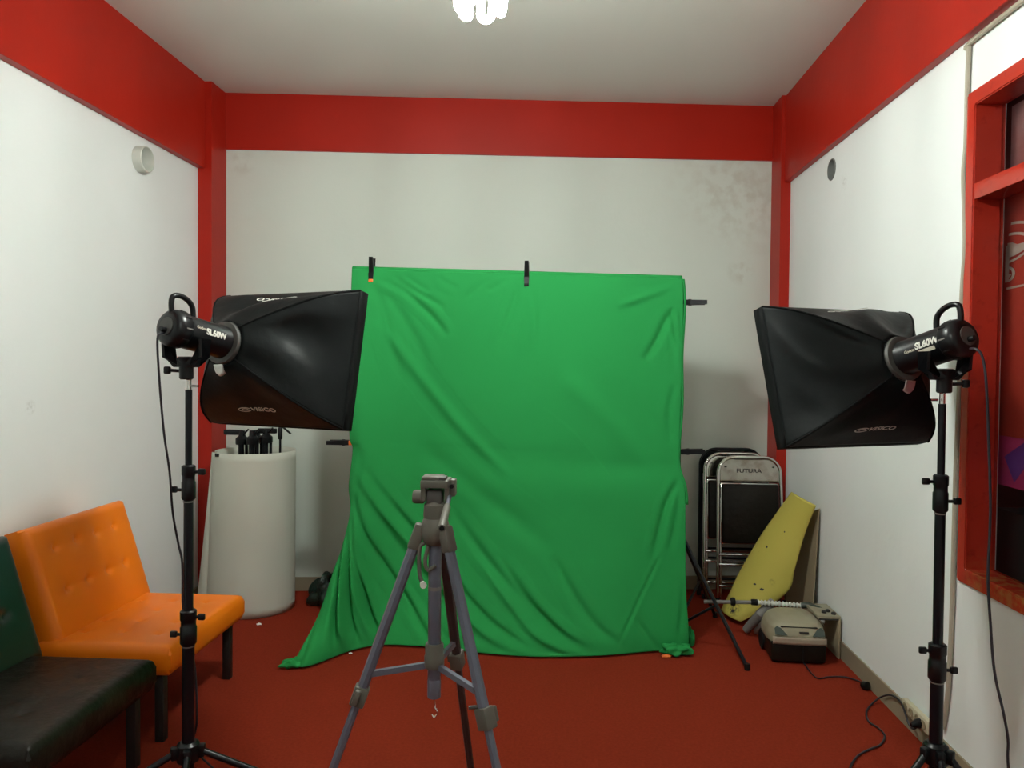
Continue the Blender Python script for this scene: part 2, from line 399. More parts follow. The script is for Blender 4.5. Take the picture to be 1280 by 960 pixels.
# ------------------------------------------------------------------ green screen
def polyat(P, t):
    """point at arc-length fraction t on polyline P"""
    L = [0]
    for a, b in zip(P, P[1:]): L.append(L[-1]+(b-a).length)
    d = t*L[-1]
    for i in range(len(P)-1):
        if d <= L[i+1] or i == len(P)-2:
            return P[i].lerp(P[i+1], min(1, (d-L[i])/(L[i+1]-L[i])))
left = cr([(-1.0870, 3.9400, 1.9300), (-1.0900, 3.9250, 1.6610), (-1.0890, 3.9100, 1.3260), (-1.0850, 3.9000, 1.0550), (-1.0680, 3.9000, 0.9840), (-1.0820, 3.8800, 0.7980), (-1.0710, 3.8700, 0.6710), (-1.0940, 3.8200, 0.5110), (-1.1290, 3.7600, 0.3740), (-1.1670, 3.6600, 0.2010), (-1.2100, 3.5400, 0.0770), (-1.2380, 3.4870, 0.0120)], 8)
right = cr([(0.6270, 3.9400, 1.8830), (0.6310, 3.9300, 1.7520), (0.6280, 3.9300, 1.3840), (0.6190, 3.9200, 1.0160), (0.6210, 3.9200, 0.9140), (0.6470, 3.9000, 0.8070), (0.6520, 3.8900, 0.6130), (0.6530, 3.8800, 0.4520), (0.6560, 3.8600, 0.2740), (0.6670, 3.8400, 0.0980), (0.6630, 3.8320, 0.0120)], 8)
top = [V(left[0]), V((-0.2050, 3.9450, 1.9070)), V(right[0])]
bot = cr([(-1.2380, 3.4870, 0.0120), (-1.1800, 3.4530, 0.0120), (-1.1160, 3.5160, 0.0120), (-1.0070, 3.6790, 0.0120), (-0.8670, 3.7670, 0.0120), (-0.6200, 3.7550, 0.0120), (-0.4130, 3.7080, 0.0120), (-0.1730, 3.6760, 0.0120), (0.0220, 3.6830, 0.0120), (0.2570, 3.7230, 0.0120), (0.4800, 3.7950, 0.0120), (0.6630, 3.8320, 0.0120)], 8)
def remap(P, ref, n=200):
    return P
# vertical parameter by height so that rows stay level
def atz(P, z):
    for a, b in zip(P, P[1:]):
        if (a.z >= z >= b.z): 
            return a.lerp(b, 0 if a.z == b.z else (a.z-z)/(a.z-b.z))
    return P[-1]
# folds: (sign*amplitude, width, polyline in world x,z)
folds = [
 (-.010, .020, [(-0.9610, 3.8800, 1.8850), (-0.8110, 3.8800, 1.8160), (-0.6520, 3.8800, 1.6690), (-0.5850, 3.8800, 1.5790)]),
 (-.009, .018, [(-0.8780, 3.8800, 1.9020), (-0.7650, 3.8800, 1.8240), (-0.5940, 3.8800, 1.7260)]),
 (-.006, .015, [(-0.8200, 3.8800, 1.9060), (-0.7360, 3.8800, 1.8490), (-0.6690, 3.8800, 1.8080)]),
 (-.008, .030, [(-0.9780, 3.8800, 1.8480), (-0.9270, 3.8800, 1.7410), (-0.8800, 3.8800, 1.5350), (-0.8080, 3.8800, 1.3130)]),
 (-.006, .028, [(-0.9530, 3.8800, 1.8560), (-0.8310, 3.8800, 1.7010), (-0.7340, 3.8800, 1.5360), (-0.6830, 3.8800, 1.4130)]),
 (-.006, .016, [(-0.6330, 3.8800, 1.8980), (-0.5870, 3.8800, 1.8570), (-0.5210, 3.8800, 1.8330)]),
 (-.006, .016, [(-0.3570, 3.8800, 1.8820), (-0.4220, 3.8800, 1.8410), (-0.4870, 3.8800, 1.7760)]),
 (-.005, .016, [(-0.2580, 3.8800, 1.8820), (-0.3320, 3.8800, 1.8420), (-0.3810, 3.8800, 1.8170)]),
 (-.006, .022, [(-0.2090, 3.8800, 1.8580), (-0.2640, 3.8800, 1.6620), (-0.3200, 3.8800, 1.4990)]),
 (-.006, .022, [(-0.1440, 3.8800, 1.8580), (-0.1260, 3.8800, 1.6630), (-0.1400, 3.8800, 1.4590)]),
 (.009, .020, [(0.5890, 3.8800, 1.8600), (0.5060, 3.8800, 1.8190), (0.4070, 3.8800, 1.7790), (0.2870, 3.8800, 1.7380)]),
 (-.007, .022, [(0.5890, 3.8800, 1.8680), (0.4660, 3.8800, 1.8510), (0.3260, 3.8800, 1.8350)]),
 (-.012, .022, [(0.5830, 3.8800, 1.7390), (0.5370, 3.8800, 1.6460), (0.4900, 3.8800, 1.5450), (0.4350, 3.8800, 1.4640)]),
 (-.008, .012, [(0.5710, 3.8800, 1.7310), (0.5890, 3.8800, 1.6270), (0.6140, 3.8800, 1.5260)]),
 (.008, .018, [(0.5950, 3.8800, 1.7310), (0.6090, 3.8800, 1.5860), (0.6200, 3.8800, 1.3850)]),
 (-.008, .022, [(0.5970, 3.8800, 1.3440), (0.5670, 3.8800, 1.1820), (0.5850, 3.8800, 1.0200)]),
 (-.010, .025, [(-1.0160, 3.8800, 0.9950), (-1.0320, 3.8800, 0.8280), (-1.0520, 3.8800, 0.6610)]),
 (-.022, .020, [(-1.0610, 3.8800, 0.7780), (-0.9970, 3.8800, 0.5660), (-0.8780, 3.8800, 0.3470), (-0.7470, 3.8800, 0.1670), (-0.6200, 3.8800, 0.0370), (-0.4320, 3.8800, -0.0240)]),
 (-.032, .015, [(-1.0610, 3.8800, 0.6610), (-1.0340, 3.8800, 0.4480), (-0.9830, 3.8800, 0.2650), (-0.9320, 3.8800, 0.1200), (-0.8510, 3.8800, 0.0090)]),
 (-.030, .013, [(-1.0770, 3.8800, 0.5770), (-1.0510, 3.8800, 0.3680), (-1.0250, 3.8800, 0.1590), (-0.9690, 3.8800, 0.0090)]),
 (-.030, .012, [(-1.1020, 3.8800, 0.5090), (-1.0890, 3.8800, 0.3420), (-1.0880, 3.8800, 0.1820), (-1.0620, 3.8800, 0.0020)]),
 (.026, .014, [(-1.0900, 3.8800, 0.5430), (-1.0720, 3.8800, 0.3420), (-1.0540, 3.8800, 0.1580), (-1.0200, 3.8800, -0.0090)]),
 (.016, .016, [(-1.0650, 3.8800, 0.6190), (-1.0220, 3.8800, 0.3900), (-0.9870, 3.8800, 0.2020), (-0.9100, 3.8800, -0.0060)]),
 (-.026, .013, [(-1.1320, 3.8800, 0.4290), (-1.1650, 3.8800, 0.2390), (-1.1900, 3.8800, 0.0700), (-1.1980, 3.8800, -0.0780)]),
 (-.020, .012, [(-1.1740, 3.8800, 0.3020), (-1.2160, 3.8800, 0.1530), (-1.2660, 3.8800, -0.0170), (-1.2830, 3.8800, -0.1230)]),
 (-.014, .024, [(-1.0400, 3.8800, 0.8280), (-0.9210, 3.8800, 0.6050), (-0.8030, 3.8800, 0.4290), (-0.6430, 3.8800, 0.2740), (-0.4330, 3.8800, 0.0920), (-0.1840, 3.8800, 0.0040)]),
 (-.016, .022, [(-1.0320, 3.8800, 0.9330), (-0.8540, 3.8800, 0.6650), (-0.6860, 3.8800, 0.4610), (-0.4970, 3.8800, 0.2780), (-0.2880, 3.8800, 0.1180), (-0.0190, 3.8800, 0.0140), (0.1860, 3.8800, -0.0130)]),
 (.012, .022, [(-1.0410, 3.8800, 0.8780), (-0.8880, 3.8800, 0.6350), (-0.7270, 3.8800, 0.4260), (-0.5590, 3.8800, 0.2640), (-0.3500, 3.8800, 0.0950), (-0.1010, 3.8800, -0.0050)]),
 (-.014, .026, [(-0.5620, 3.8800, 0.6710), (-0.3940, 3.8800, 0.4680), (-0.2280, 3.8800, 0.3060), (-0.0620, 3.8800, 0.1660), (0.1030, 3.8800, 0.0470), (0.3240, 3.8800, -0.0000)]),
 (-.014, .022, [(-0.3120, 3.8800, 0.4700), (-0.1240, 3.8800, 0.2380), (0.0290, 3.8800, 0.1060), (0.1850, 3.8800, 0.0280)]),
 (.010, .020, [(-0.3940, 3.8800, 0.4260), (-0.2270, 3.8800, 0.2310), (-0.0610, 3.8800, 0.0830), (0.1450, 3.8800, 0.0020)]),
 (-.012, .024, [(-0.0240, 3.8800, 0.4770), (0.0800, 3.8800, 0.2940), (0.2090, 3.8800, 0.1320), (0.3690, 3.8800, 0.0180)]),
 (-.012, .020, [(-0.2260, 3.8800, 0.1480), (-0.0980, 3.8800, 0.0690), (0.0630, 3.8800, 0.0120), (0.2670, 3.8800, -0.0190)]),
 (-.010, .020, [(-0.6420, 3.8800, 0.1280), (-0.5160, 3.8800, 0.0400), (-0.3080, 3.8800, -0.0120)]),
 (-.014, .020, [(0.6270, 3.8800, 0.8750), (0.5570, 3.8800, 0.7390), (0.5190, 3.8800, 0.5920), (0.4840, 3.8800, 0.4480)]),
 (-.008, .020, [(0.6270, 3.8800, 0.8590), (0.6060, 3.8800, 0.6550), (0.5760, 3.8800, 0.4910)]),
 (-.006, .010, [(0.5320, 3.8800, 0.4860), (0.4060, 3.8800, 0.2410), (0.2870, 3.8800, 0.0150)]),
 (-.008, .018, [(0.3870, 3.8800, 0.1790), (0.4900, 3.8800, 0.0380), (0.5510, 3.8800, -0.0100)]),
 (-.010, .016, [(0.6500, 3.8800, 0.3700), (0.6360, 3.8800, 0.2060), (0.6150, 3.8800, 0.0420)]),
 (.010, .030, [(-0.9430, 3.8800, 1.6590), (-0.5660, 3.8800, 1.1670), (-0.2330, 3.8800, 0.8430)]),
 (-.007, .05, [(-0.7310, 3.8800, 1.0000), (-0.3970, 3.8800, 0.7570), (0.0170, 3.8800, 0.4780)]),
 (.008, .06, [(0.0080, 3.8800, 1.3790), (0.2530, 3.8800, 1.1780), (0.4990, 3.8800, 0.8560)]),
]
FOLD = []
for A, w, P in folds:
    Q = [V((p[0], p[2], 0)) for p in P]
    Q = cr(Q, 5); bb = (min(q.x for q in Q)-3*w, max(q.x for q in Q)+3*w, min(q.y for q in Q)-3*w, max(q.y for q in Q)+3*w)
    FOLD.append((A, w, Q, bb))
def folddisp(x, z):
    d = 0
    for A, w, Q, bb in FOLD:
        if not (bb[0] < x < bb[1] and bb[2] < z < bb[3]): continue
        best = 1e9; bt = 0; n = len(Q)-1
        for i in range(n):
            ax, ay = Q[i].x, Q[i].y; bx, by_ = Q[i+1].x-ax, Q[i+1].y-ay
            L = bx*bx+by_*by_; t = max(0, min(1, ((x-ax)*bx+(z-ay)*by_)/L)) if L else 0
            e = (x-ax-bx*t)**2+(z-ay-by_*t)**2
            if e < best: best = e; bt = (i+t)/n
        if best < 9*w*w:
            env = min(1, bt*5)*min(1, (1-bt)*4)
            g = math.exp(-best/(w*w))
            g2 = math.exp(-best/(5*w*w))
            d += A*env*(g-.35*g2)*1.7
    return d
def cloth(u, v):
    zt = left[0].z*(1-u)+right[0].z*u
    b = polyat(bot, u)
    v2 = v
    L = polyat(left, 0) if v == 0 else atz(left, left[0].z*(1-v2)+.012*v2)
    R = atz(right, right[0].z*(1-v2)+.012*v2)
    T = polyat(top, u)
    p = L.lerp(R, u)+(T.lerp(b, v)-(left[0].lerp(right[0], u)).lerp(bot[0].lerp(bot[-1], u), v))
    # soft curve: hangs flat above, sweeps forward at the floor
    if p.z > .02 and v < 1:
        d = folddisp(p.x, p.z)
        edge = min(1, min(u, 1-u)*30+.25)*min(1, (1-v)*12+.3)*min(1, v*14)
        p.y -= d*edge
        p.y += .012*math.sin(p.x*5+1)*math.sin(p.z*3.2)*(1-abs(2*u-1))*min(1, v*8)
    return p
cl = thing('green_screen_cloth', 'bright green backdrop cloth hanging clamped on a frame down to the carpet', 'backdrop', (-.2, 3.9, 0))
def CG(mb, name, m, **k):
    o = mb.build(name, m, None, **k); o.parent = cl; o.matrix_parent_inverse = Matrix.Translation(cl.location).inverted(); return o
CG(MB().grid(cloth, 300, 300), 'cloth', M['green'], solid=.0025)
# fold of cloth turned over the top bar and the side pole
tl, tr_ = left[0], right[0]
def topwrap(u, v):
    p = polyat(top, u); a = v*PI
    return p+V((0, .026-.026*math.cos(a), .016*math.sin(a)-.02*max(0, v-.85)/.15))
CG(MB().grid(topwrap, 60, 14), 'top_fold', M['green'], solid=.0025)
def sidewrap(u, v):
    z = 1.88-v*1.15
    p = atz(right, z); a = u*PI
    return p+V((.012*math.sin(a)+.004*math.sin(v*14), .012-.012*math.cos(a)+.03*max(0, u-.8), 0))
CG(MB().grid(sidewrap, 10, 60), 'side_fold', M['green'], solid=.0025)
# bunched corners on the floor
def lump(c, r, sc, seed, rz=0):
    rnd = random.Random(seed); ph = [rnd.uniform(0, 6) for _ in range(6)]
    mb = MB(); c = V(c)
    def f(u, v):
        a = u*2*PI; b = -PI/2+v*PI
        k = 1+.16*math.sin(4*a+ph[0]+2*b)+.12*math.sin(7*a+ph[1]-3*b)+.08*math.sin(5*b+ph[2])
        p = V((math.cos(a)*math.cos(b)*sc[0], math.sin(a)*math.cos(b)*sc[1], math.sin(b)*sc[2]))*r*k
        p = Matrix.Rotation(rz, 3, 'Z') @ p
        p += c; p.z = max(p.z, .003); return p
    return mb.grid(f, 48, 24, closeu=True)
CG(lump((-1.2300, 3.4770, 0.0200), .05, (1.1, .6, .42), 3, .5), 'bunched_corner', M['green'], weld=True)
CG(lump((0.5990, 3.7790, 0.0300), .075, (1.0, .5, .35), 5), 'bunched_corner', M['green'], weld=True)
CG(lump((0.6860, 3.9190, 0.0300), .05, (.45, .5, 1.1), 8), 'bunched_corner', M['green'], weld=True)

# ------------------------------------------------------------------ backdrop frame behind the cloth
fr = thing('backdrop_stand', 'black backdrop frame standing behind the green cloth with tripod feet', 'stand', (-.22, 3.97, 0))
def FR(mb, name, m):
    o = mb.build(name, m, None); o.parent = fr; o.matrix_parent_inverse = Matrix.Translation(fr.location).inverted(); return o
PXR, PXL, PY = .628, -1.075, 3.985
for px in (PXL, PXR):
    FR(MB().tube([(px, PY, .07), (px, PY, 1.865)], .011, 12), 'pole', M['blackm'])
    FR(MB().lathe([(.02, 0), (.02, .06)], (px, PY, .055), n=16), 'collar', M['black']); FR(MB().lathe([(.02, 0), (.02, .05)], (px, PY, .58), n=16), 'collar', M['black'])
FR(MB().tube([(PXL-.01, PY-.005, 1.860), (PXR+.01, PY-.005, 1.822)], .011, 12), 'crossbar', M['blackm'])
foot = V((0.9050, 3.6240, 0.0100))
for px in (PXL, PXR):
    s = 1 if px == PXR else -1
    for k, ft in enumerate((V((px+s*(foot.x-PXR), foot.y, .012)) if s > 0 else V((px+.36, PY-.06, .012)), V((px+s*.28, 4.38, .012)) if s > 0 else V((px+.02, 4.38, .012)), V((px-s*.38, 4.22, .012)))):
        tpz = V((px, PY, .60)); FR(MB().tube([tpz, ft], .0095, 8), 'leg', M['blackm'])
        mid = tpz.lerp(ft, .58); FR(MB().tube([(px, PY, .075), mid], .007, 8), 'brace', M['blackm'])
        FR(MB().lathe([(.013, 0), (.013, .03)], ft-V((0, 0, .011)), n=12), 'rubber_foot', M['rubber'])

# ------------------------------------------------------------------ spring clamps
def make_clamp(label, tips=True):
    t = thing('spring_clamp', label, 'clamp', group=None)
    for s in (-1, 1):
        MB().prism([(-.014, 0), (.014, 0), (.011, .085), (-.011, .085)],
                   lambda x, z, s=s: V((x, s*(.008+z*.22), z)), lambda x, z, s=s: V((x*.9, s*(.015+z*.25), z))).build('handle', M['black'], t)
        MB().prism([(-.014, .004), (.014, .004), (.012, -.03), (-.012, -.03)],
                   lambda x, z, s=s: V((x, s*(.010+max(0, -z-.012)*-.05), z)), lambda x, z, s=s: V((x, s*.019, z))).build('jaw', M['black'], t)
        MB().box((0, s*.0165, -.037), (.024, .012, .017), bev=.003).build('jaw_pad', M['orgtip'] if tips else M['rubber'], t)
    MB().tube([(-.016, 0, .004), (.016, 0, .004)], .008, 12).build('spring_pin', M['rubber'], t)
    return t
def put(t, loc, rot): t.location = loc; t.rotation_euler = rot; return t
yc = 3.945
put(make_clamp('black spring clamp with orange tip at the top left of the green cloth'), (-.985, yc+.008, 1.905), (0, .03, 0))
put(make_clamp('black spring clamp gripping the middle of the cloth top edge', False), (-.170, yc+.008, 1.885), (0, 0, 0))
put(make_clamp('black spring clamp on the right edge near the top corner of the cloth', False), (.665, yc+.012, 1.762), (0, PI/2, 0))
put(make_clamp('black spring clamp on the right edge of the cloth at mid height', False), (.665, yc+.006, .995), (0, PI/2-.04, 0))
put(make_clamp('black spring clamp with orange tip on the left edge of the cloth'), (-1.120, yc-.022, 1.018), (0, -PI/2, 0))

# ------------------------------------------------------------------ light stands, heads and softboxes
def light_stand(label, base, top, zt, joints, hub, feet, kn):
    t = thing('light_stand', label, 'light stand', (base[0], base[1], 0))
    dx, dy = top[0]-base[0], top[1]-base[1]
    at = lambda z: V((dx*z/zt, dy*z/zt, z))
    z1, z2 = joints
    MB().tube([at(hub-.10), at(z1)], .0185, 18).build('pole', M['blackm'], t)
    MB().tube([at(z1-.01), at(z2)], .0145, 18).build('pole', M['blackm'], t)
    MB().tube([at(z2-.01), at(zt-.03)], .0105, 18).build('pole', M['blackm'], t)
    MB().lathe([(.008, 0), (.008, .03), (.010, .032)], at(zt-.03), n=14).build('spigot', M['chrome'], t)
    for z, r in ((z1, .025), (z2, .021)):
        MB().lathe([(r*.86, -.075), (r, -.07), (r, -.02), (r*.9, -.016), (r*.9, .0), (r, .004), (r, .03), (r*.8, .034)], at(z), n=20).build('collar', M['black'], t)
        for dz, s in ((.012, kn), (-.045, -kn)):
            c = at(z+dz)
            MB().tube([c+V((s*.018, 0, 0)), c+V((s*.036, -.004, .001))], .005, 8).box(c+V((s*.045, -.005, .002)), (.022, .012, .02), bev=.004).build('knob', M['black'], t)
        MB().lathe([(r*.76, 0), (r*.8, .004)], at(z)+V((0, 0, -.083)), n=18).build('grey_band', M['grey'], t)
    MB().lathe([(.024, -.035), (.034, -.03), (.036, 0), (.034, .022), (.024, .03)], at(hub), n=20).build('hub', M['black'], t)
    for az, R in feet:
        a = math.radians(az); c = V((math.cos(a), math.sin(a), 0)); h = at(hub)
        MB().box(h+c*.036, (.03, .022, .04), rot=Euler((0, 0, a)), bev=.004).build('hinge', M['black'], t)
        MB().tube([h+c*.038, V((c.x*R, c.y*R, .014))], .0105, 10).build('leg', M['blackm'], t)
        MB().lathe([(.014, 0), (.016, .006), (.013, .03)], (c.x*R, c.y*R, 0), n=12).build('rubber_foot', M['rubber'], t)
    return t
LB = (-1.152, 2.30); RB = (1.128, 2.30)
light_stand('black light stand by the orange chair carrying the left softbox', (-1.152, 2.30), (-1.149, 2.30), 1.374, (.62, 1.075), .207, ((10, .47), (213, .47), (291, .45)), 1)
light_stand('black light stand by the window wall carrying the right softbox', (1.128, 2.30), (1.124, 2.30), 1.357, (.585, 1.085), .294, ((202, .33), (312, .32), (262, .31)), -1)

def cyl(u, y, r): return V((r*math.cos(u), y, r*math.sin(u)))
def studio_light(label, C, th, ph, sgn, base):
    rot = (-ph, 0, -sgn*th)
    t = thing('studio_light', label, 'studio light', C, rot)
    R = .0525
    n = 40
    def P(prof): return MB().lathe(prof, (0, 0, 0), (0, 1, 0), n)
    P([(R, -.03), (R, .125), (R*1.03, .128), (R*1.03, .14)]).build('body', M['black'], t)
    P([(.03, -.084), (.046, -.081), (.055, -.072), (.058, -.06), (.058, -.034), (.054, -.028)]).build('rear_housing', M['black'], t)
    for k in range(10):     # vents
        a = 2*PI*k/10
        MB().box((.0555*math.cos(a), -.047, .0555*math.sin(a)), (.008, .022, .004), rot=Euler((0, -a, 0))).build('vent', M['grey'] if k % 5 == 0 else M['rubber'], t)
    P([(.028, -.087), (.028, -.080)]).build('control_panel', M['tripd'], t)
    MB().lathe([(.008, 0), (.009, .018)], (sgn*-.0, -.104, -.012), (0, 1, 0), 14).build('dial', M['black'], t)
    P([(.062, .132), (.070, .134), (.072, .148), (.066, .154)]).build('mount_ring', M['tripd'], t)
    # carry handle over the rear housing
    MB().tube(cr([(0, -.074, .048), (0, -.080, .072), (0, -.078, .094), (0, -.056, .103), (0, -.026, .099), (0, -.002, .082), (0, .008, .048)], 5), .0085, 10).build('handle', M['black'], t)
    # yoke: stays upright
    Ri = (Euler(rot).to_matrix().to_4x4()).inverted()
    zb = base-C[2]
    y = MB()
    for s in (-1, 1):
        y.prism([(-.026, -.02), (.026, -.02), (.02, zb+.07), (.012, zb+.04), (-.012, zb+.04), (-.022, zb+.07)],
                lambda a, z, s=s: V((s*(.034 if z < -.08 else .0545), a*1.25-.015, z)), lambda a, z, s=s: V((s*(.010 if z < -.08 else .063), a*1.25-.015, z)))
    y.box((0, -.015, zb+.056), (.05, .04, .034), bev=.008)
    y.lathe([(.017, 0), (.021, .004), (.021, .05), (.028, .065)], (0, -.015, zb+.002), n=20)
    o = y.build('yoke', M['black'], t); o.matrix_local = Ri
    o = MB().tube([(sgn*-.018, -.015, zb+.028), (sgn*-.05, -.02, zb+.03)], .005, 10).box((sgn*-.058, -.02, zb+.03), (.02, .016, .024), bev=.005).build('locking_knob', M['black'], t); o.matrix_local = Ri
    o = MB().tube([(sgn*.018, -.015, zb-.018), (sgn*.04, -.02, zb-.018)], .004, 10).build('screw', M['chrome'], t); o.matrix_local = Ri
    # printed names on the side facing the camera
    side = math.radians(-8) if sgn > 0 else math.radians(188)
    def lab(x, yy, cy, cz):
        if sgn > 0: return cyl(side+(yy+cz)/R, cy+x, R+.0012)
        return cyl(side-(yy+cz)/R, cy-x, R+.0012)
    def onbody(cy, cz): return lambda x, yy: lab(x, yy, cy, cz)
    if sgn > 0:
        wrap('model_name', [text_mesh('SL60W', .027, 0, .0011)], onbody(.062, .016), M['white'], t)
        wrap('maker_name', [text_mesh('Godox', .013, 0, .0002)], onbody(.002, .022), M['printd'], t)
    else:
        wrap('model_name', [text_mesh('SL60W', .027, 0, .0011)], onbody(.008, .014), M['white'], t)
        wrap('maker_name', [text_mesh('Godox', .013, 0, .0002)], onbody(.070, .008), M['printd'], t)
        wrap('rating_label', [([(-.028, -.005), (.028, -.005), (.028, .006), (-.028, .006)], [(0, 1, 2, 3)])], onbody(.012, -.006), M['printd'], t)
    return t

def softbox(label, C, th, ph, sgn, w, h, L, seed, ox):
    t = thing('softbox', label, 'softbox', C, (-ph, 0, -sgn*th))
    r0, y0 = .074, .146; lip = .045
    Lb = L-lip
    corner = [(1, 1), (-1, 1), (-1, -1), (1, -1)]      # panels: top, left, bottom, right
    ph_ = random.Random(seed)
    waves = [(ph_.uniform(2, 7), ph_.uniform(2, 8), ph_.uniform(0, 6)) for _ in range(5)]
    def P(k, u, s, off=0):
        a, b = corner[k], corner[(k+1) % 4]
        A = V((a[0]*w/2, 0, a[1]*h/2)); B = V((b[0]*w/2, 0, b[1]*h/2))
        rc = A.lerp(B, u)+V((ox, 0, 0))
        an = math.atan2(a[1], a[0])+u*PI/2
        ci = V((r0*math.cos(an), 0, r0*math.sin(an)))
        f = s+.17*math.sin(PI*s)
        q = ci.lerp(rc, f)
        nrm = V(((a[0]+b[0])/2, 0, (a[1]+b[1])/2))
        sag = -.02*math.sin(PI*s)*math.sin(PI*u)
        wr = 0
        for A1, B1, c1 in waves: wr += math.sin(A1*u*2+B1*s+c1)*.0085
        wr *= math.sin(PI*min(1, s*1.02))*min(1, 6*u*(1-u))*(.25 if k == 2 else 1)
        yy = y0+(Lb-y0)*(s**1.05)
        q = q+nrm*(sag+wr+off); q.y = yy-off*.6
        return q
    names = ['top_panel', 'side_panel', 'bottom_panel', 'side_panel']
    for k in range(4):
        MB().grid(lambda u, s, k=k: P(k, u, s), 40, 36).build(names[k], M['fabric'], t, solid=.002)
    # ribs (seams) along the four corners
    for k in range(4):
        MB().tube([P(k, 0, j/20) for j in range(21)], .0035, 6).build('rib', M['lip'], t)
    # hem
    mb = MB()
    def hem(u, v):
        k = int(u*4) % 4; uu = u*4-int(u*4)
        a, b = corner[k], corner[(k+1) % 4]
        p = V((a[0]*w/2+ox, 0, a[1]*h/2)).lerp(V((b[0]*w/2+ox, 0, b[1]*h/2)), uu); p.y = Lb+v*lip; return p
    mb.grid(hem, 32, 2, closeu=True).build('front_hem', M['lip'], t, solid=.003)
    MB().box((ox, Lb+.012, 0), (w-.01, .003, h-.01)).build('front_diffuser', M['diff'], t)
    # silver lining showing where the fabric leaves the ring, below
    MB().grid(lambda u, v: V(((-.02+.05*u)*sgn*1.0, y0-.012+v*.02-.01*u, -.074-.026*math.sin(v*PI*.5)-.010*math.sin(u*PI)*v)), 8, 6).build('silver_lining', M['silver'], t, solid=.001)
    # maker's name: ring mark and word, on the top and bottom panels, upright towards the lamp
    ell = lambda rx, ry, a0, a1, n=24: [(rx*math.cos(math.radians(a0+(a1-a0)*i/n)), ry*math.sin(math.radians(a0+(a1-a0)*i/n))) for i in range(n+1)]
    def logo(k, uc, sc, m, flip):
        vs, fs = text_mesh('VISICO', .032, .25, .0006)
        tx = [(x*1.25+.028, y) for x, y in vs]
        shapes = [(tx, fs), ([(x-.062, y) for x, y in stroke2(ell(.030, .0125, 20, 330), .0042)[0]], stroke2(ell(.030, .0125, 20, 330), .0042)[1]),
                  ([(x-.060, y) for x, y in stroke2(ell(.014, .006, -20, 200, 12), .0035)[0]], stroke2(ell(.014, .006, -20, 200, 12), .0035)[1])]
        W_ = w*.95; Ls = .36
        def f(x, y):
            # k=0 runs right->left as u grows; k=2 runs left->right
            if k == 0: u = uc+x/W_; s = sc-y/Ls        # reads upside down from behind
            else: u = uc+x/W_; s = sc-y/Ls
            return P(k, u, s, .0045)
        wrap('maker_mark', shapes, f, m, t)
    logo(0, .5, .74, M['white'], True)
    logo(2, .5, .68, M['printd'] if sgn > 0 else M['white'], False)  # duller print on the left lower mark stands in for shade
    return t
CL = (-1.149, 2.30, 1.521); CR_ = (1.121, 2.30, 1.500)
studio_light('black studio light head on the left light stand', CL, .382, .192, 1, 1.374)
studio_light('black studio light head on the right light stand with a small label', CR_, .411, .281, -1, 1.357)
softbox('black rectangular softbox on the left, in front of the red corner column', CL, .382, .192, 1, .60, .48, .439, 11, .03)
softbox('black rectangular softbox on the right, in front of the window wall', CR_, .411, .281, -1, .585, .463, .386, 23, -.0395)

# power cables of the lights
c = MB().tube(cr([(-1.1910, 2.2400, 1.5130), (-1.1820, 2.2000, 1.5140), (-1.1840, 2.1800, 1.4960), (-1.1900, 2.2000, 1.3870), (-1.1970, 2.2400, 1.2160), (-1.1950, 2.2700, 1.0900), (-1.2010, 2.3000, 0.9600), (-1.1980, 2.3300, 0.8530), (-1.1880, 2.3350, 0.7880), (-1.1880, 2.3400, 0.6450), (-1.1690, 2.3450, 0.5410), (-1.1510, 2.3450, 0.4380), (-1.1430, 2.3400, 0.2860), (-1.1610, 2.3600, 0.1840), (-1.10, 2.40, .08), (-1.02, 2.36, .006), (-.9, 2.2, .006), (-.95, 1.9, .006)], 6), .0034, 8).build('power_cable', M['cable'])
tag(c, 'black power cable hanging from the left studio light down its stand', 'cable')
c = MB().tube(cr([(1.1480, 2.2000, 1.4860), (1.1500, 2.1700, 1.4830), (1.1600, 2.1600, 1.4610), (1.1660, 2.1500, 1.3890), (1.1770, 2.1500, 1.2140), (1.1850, 2.1500, 1.0380), (1.1770, 2.1400, 0.8640), (1.1810, 2.1300, 0.7360), (1.1890, 2.1200, 0.6080), (1.2030, 2.1000, 0.5080), (1.2170, 2.1000, 0.4330), (1.2210, 2.1000, 0.3460), (1.24, 2.06, .08), (1.20, 2.0, .006), (1.1, 1.8, .006)], 6), .0036, 8).build('power_cable', M['cable'])
tag(c, 'black power cable hanging from the right studio light past the window', 'cable')

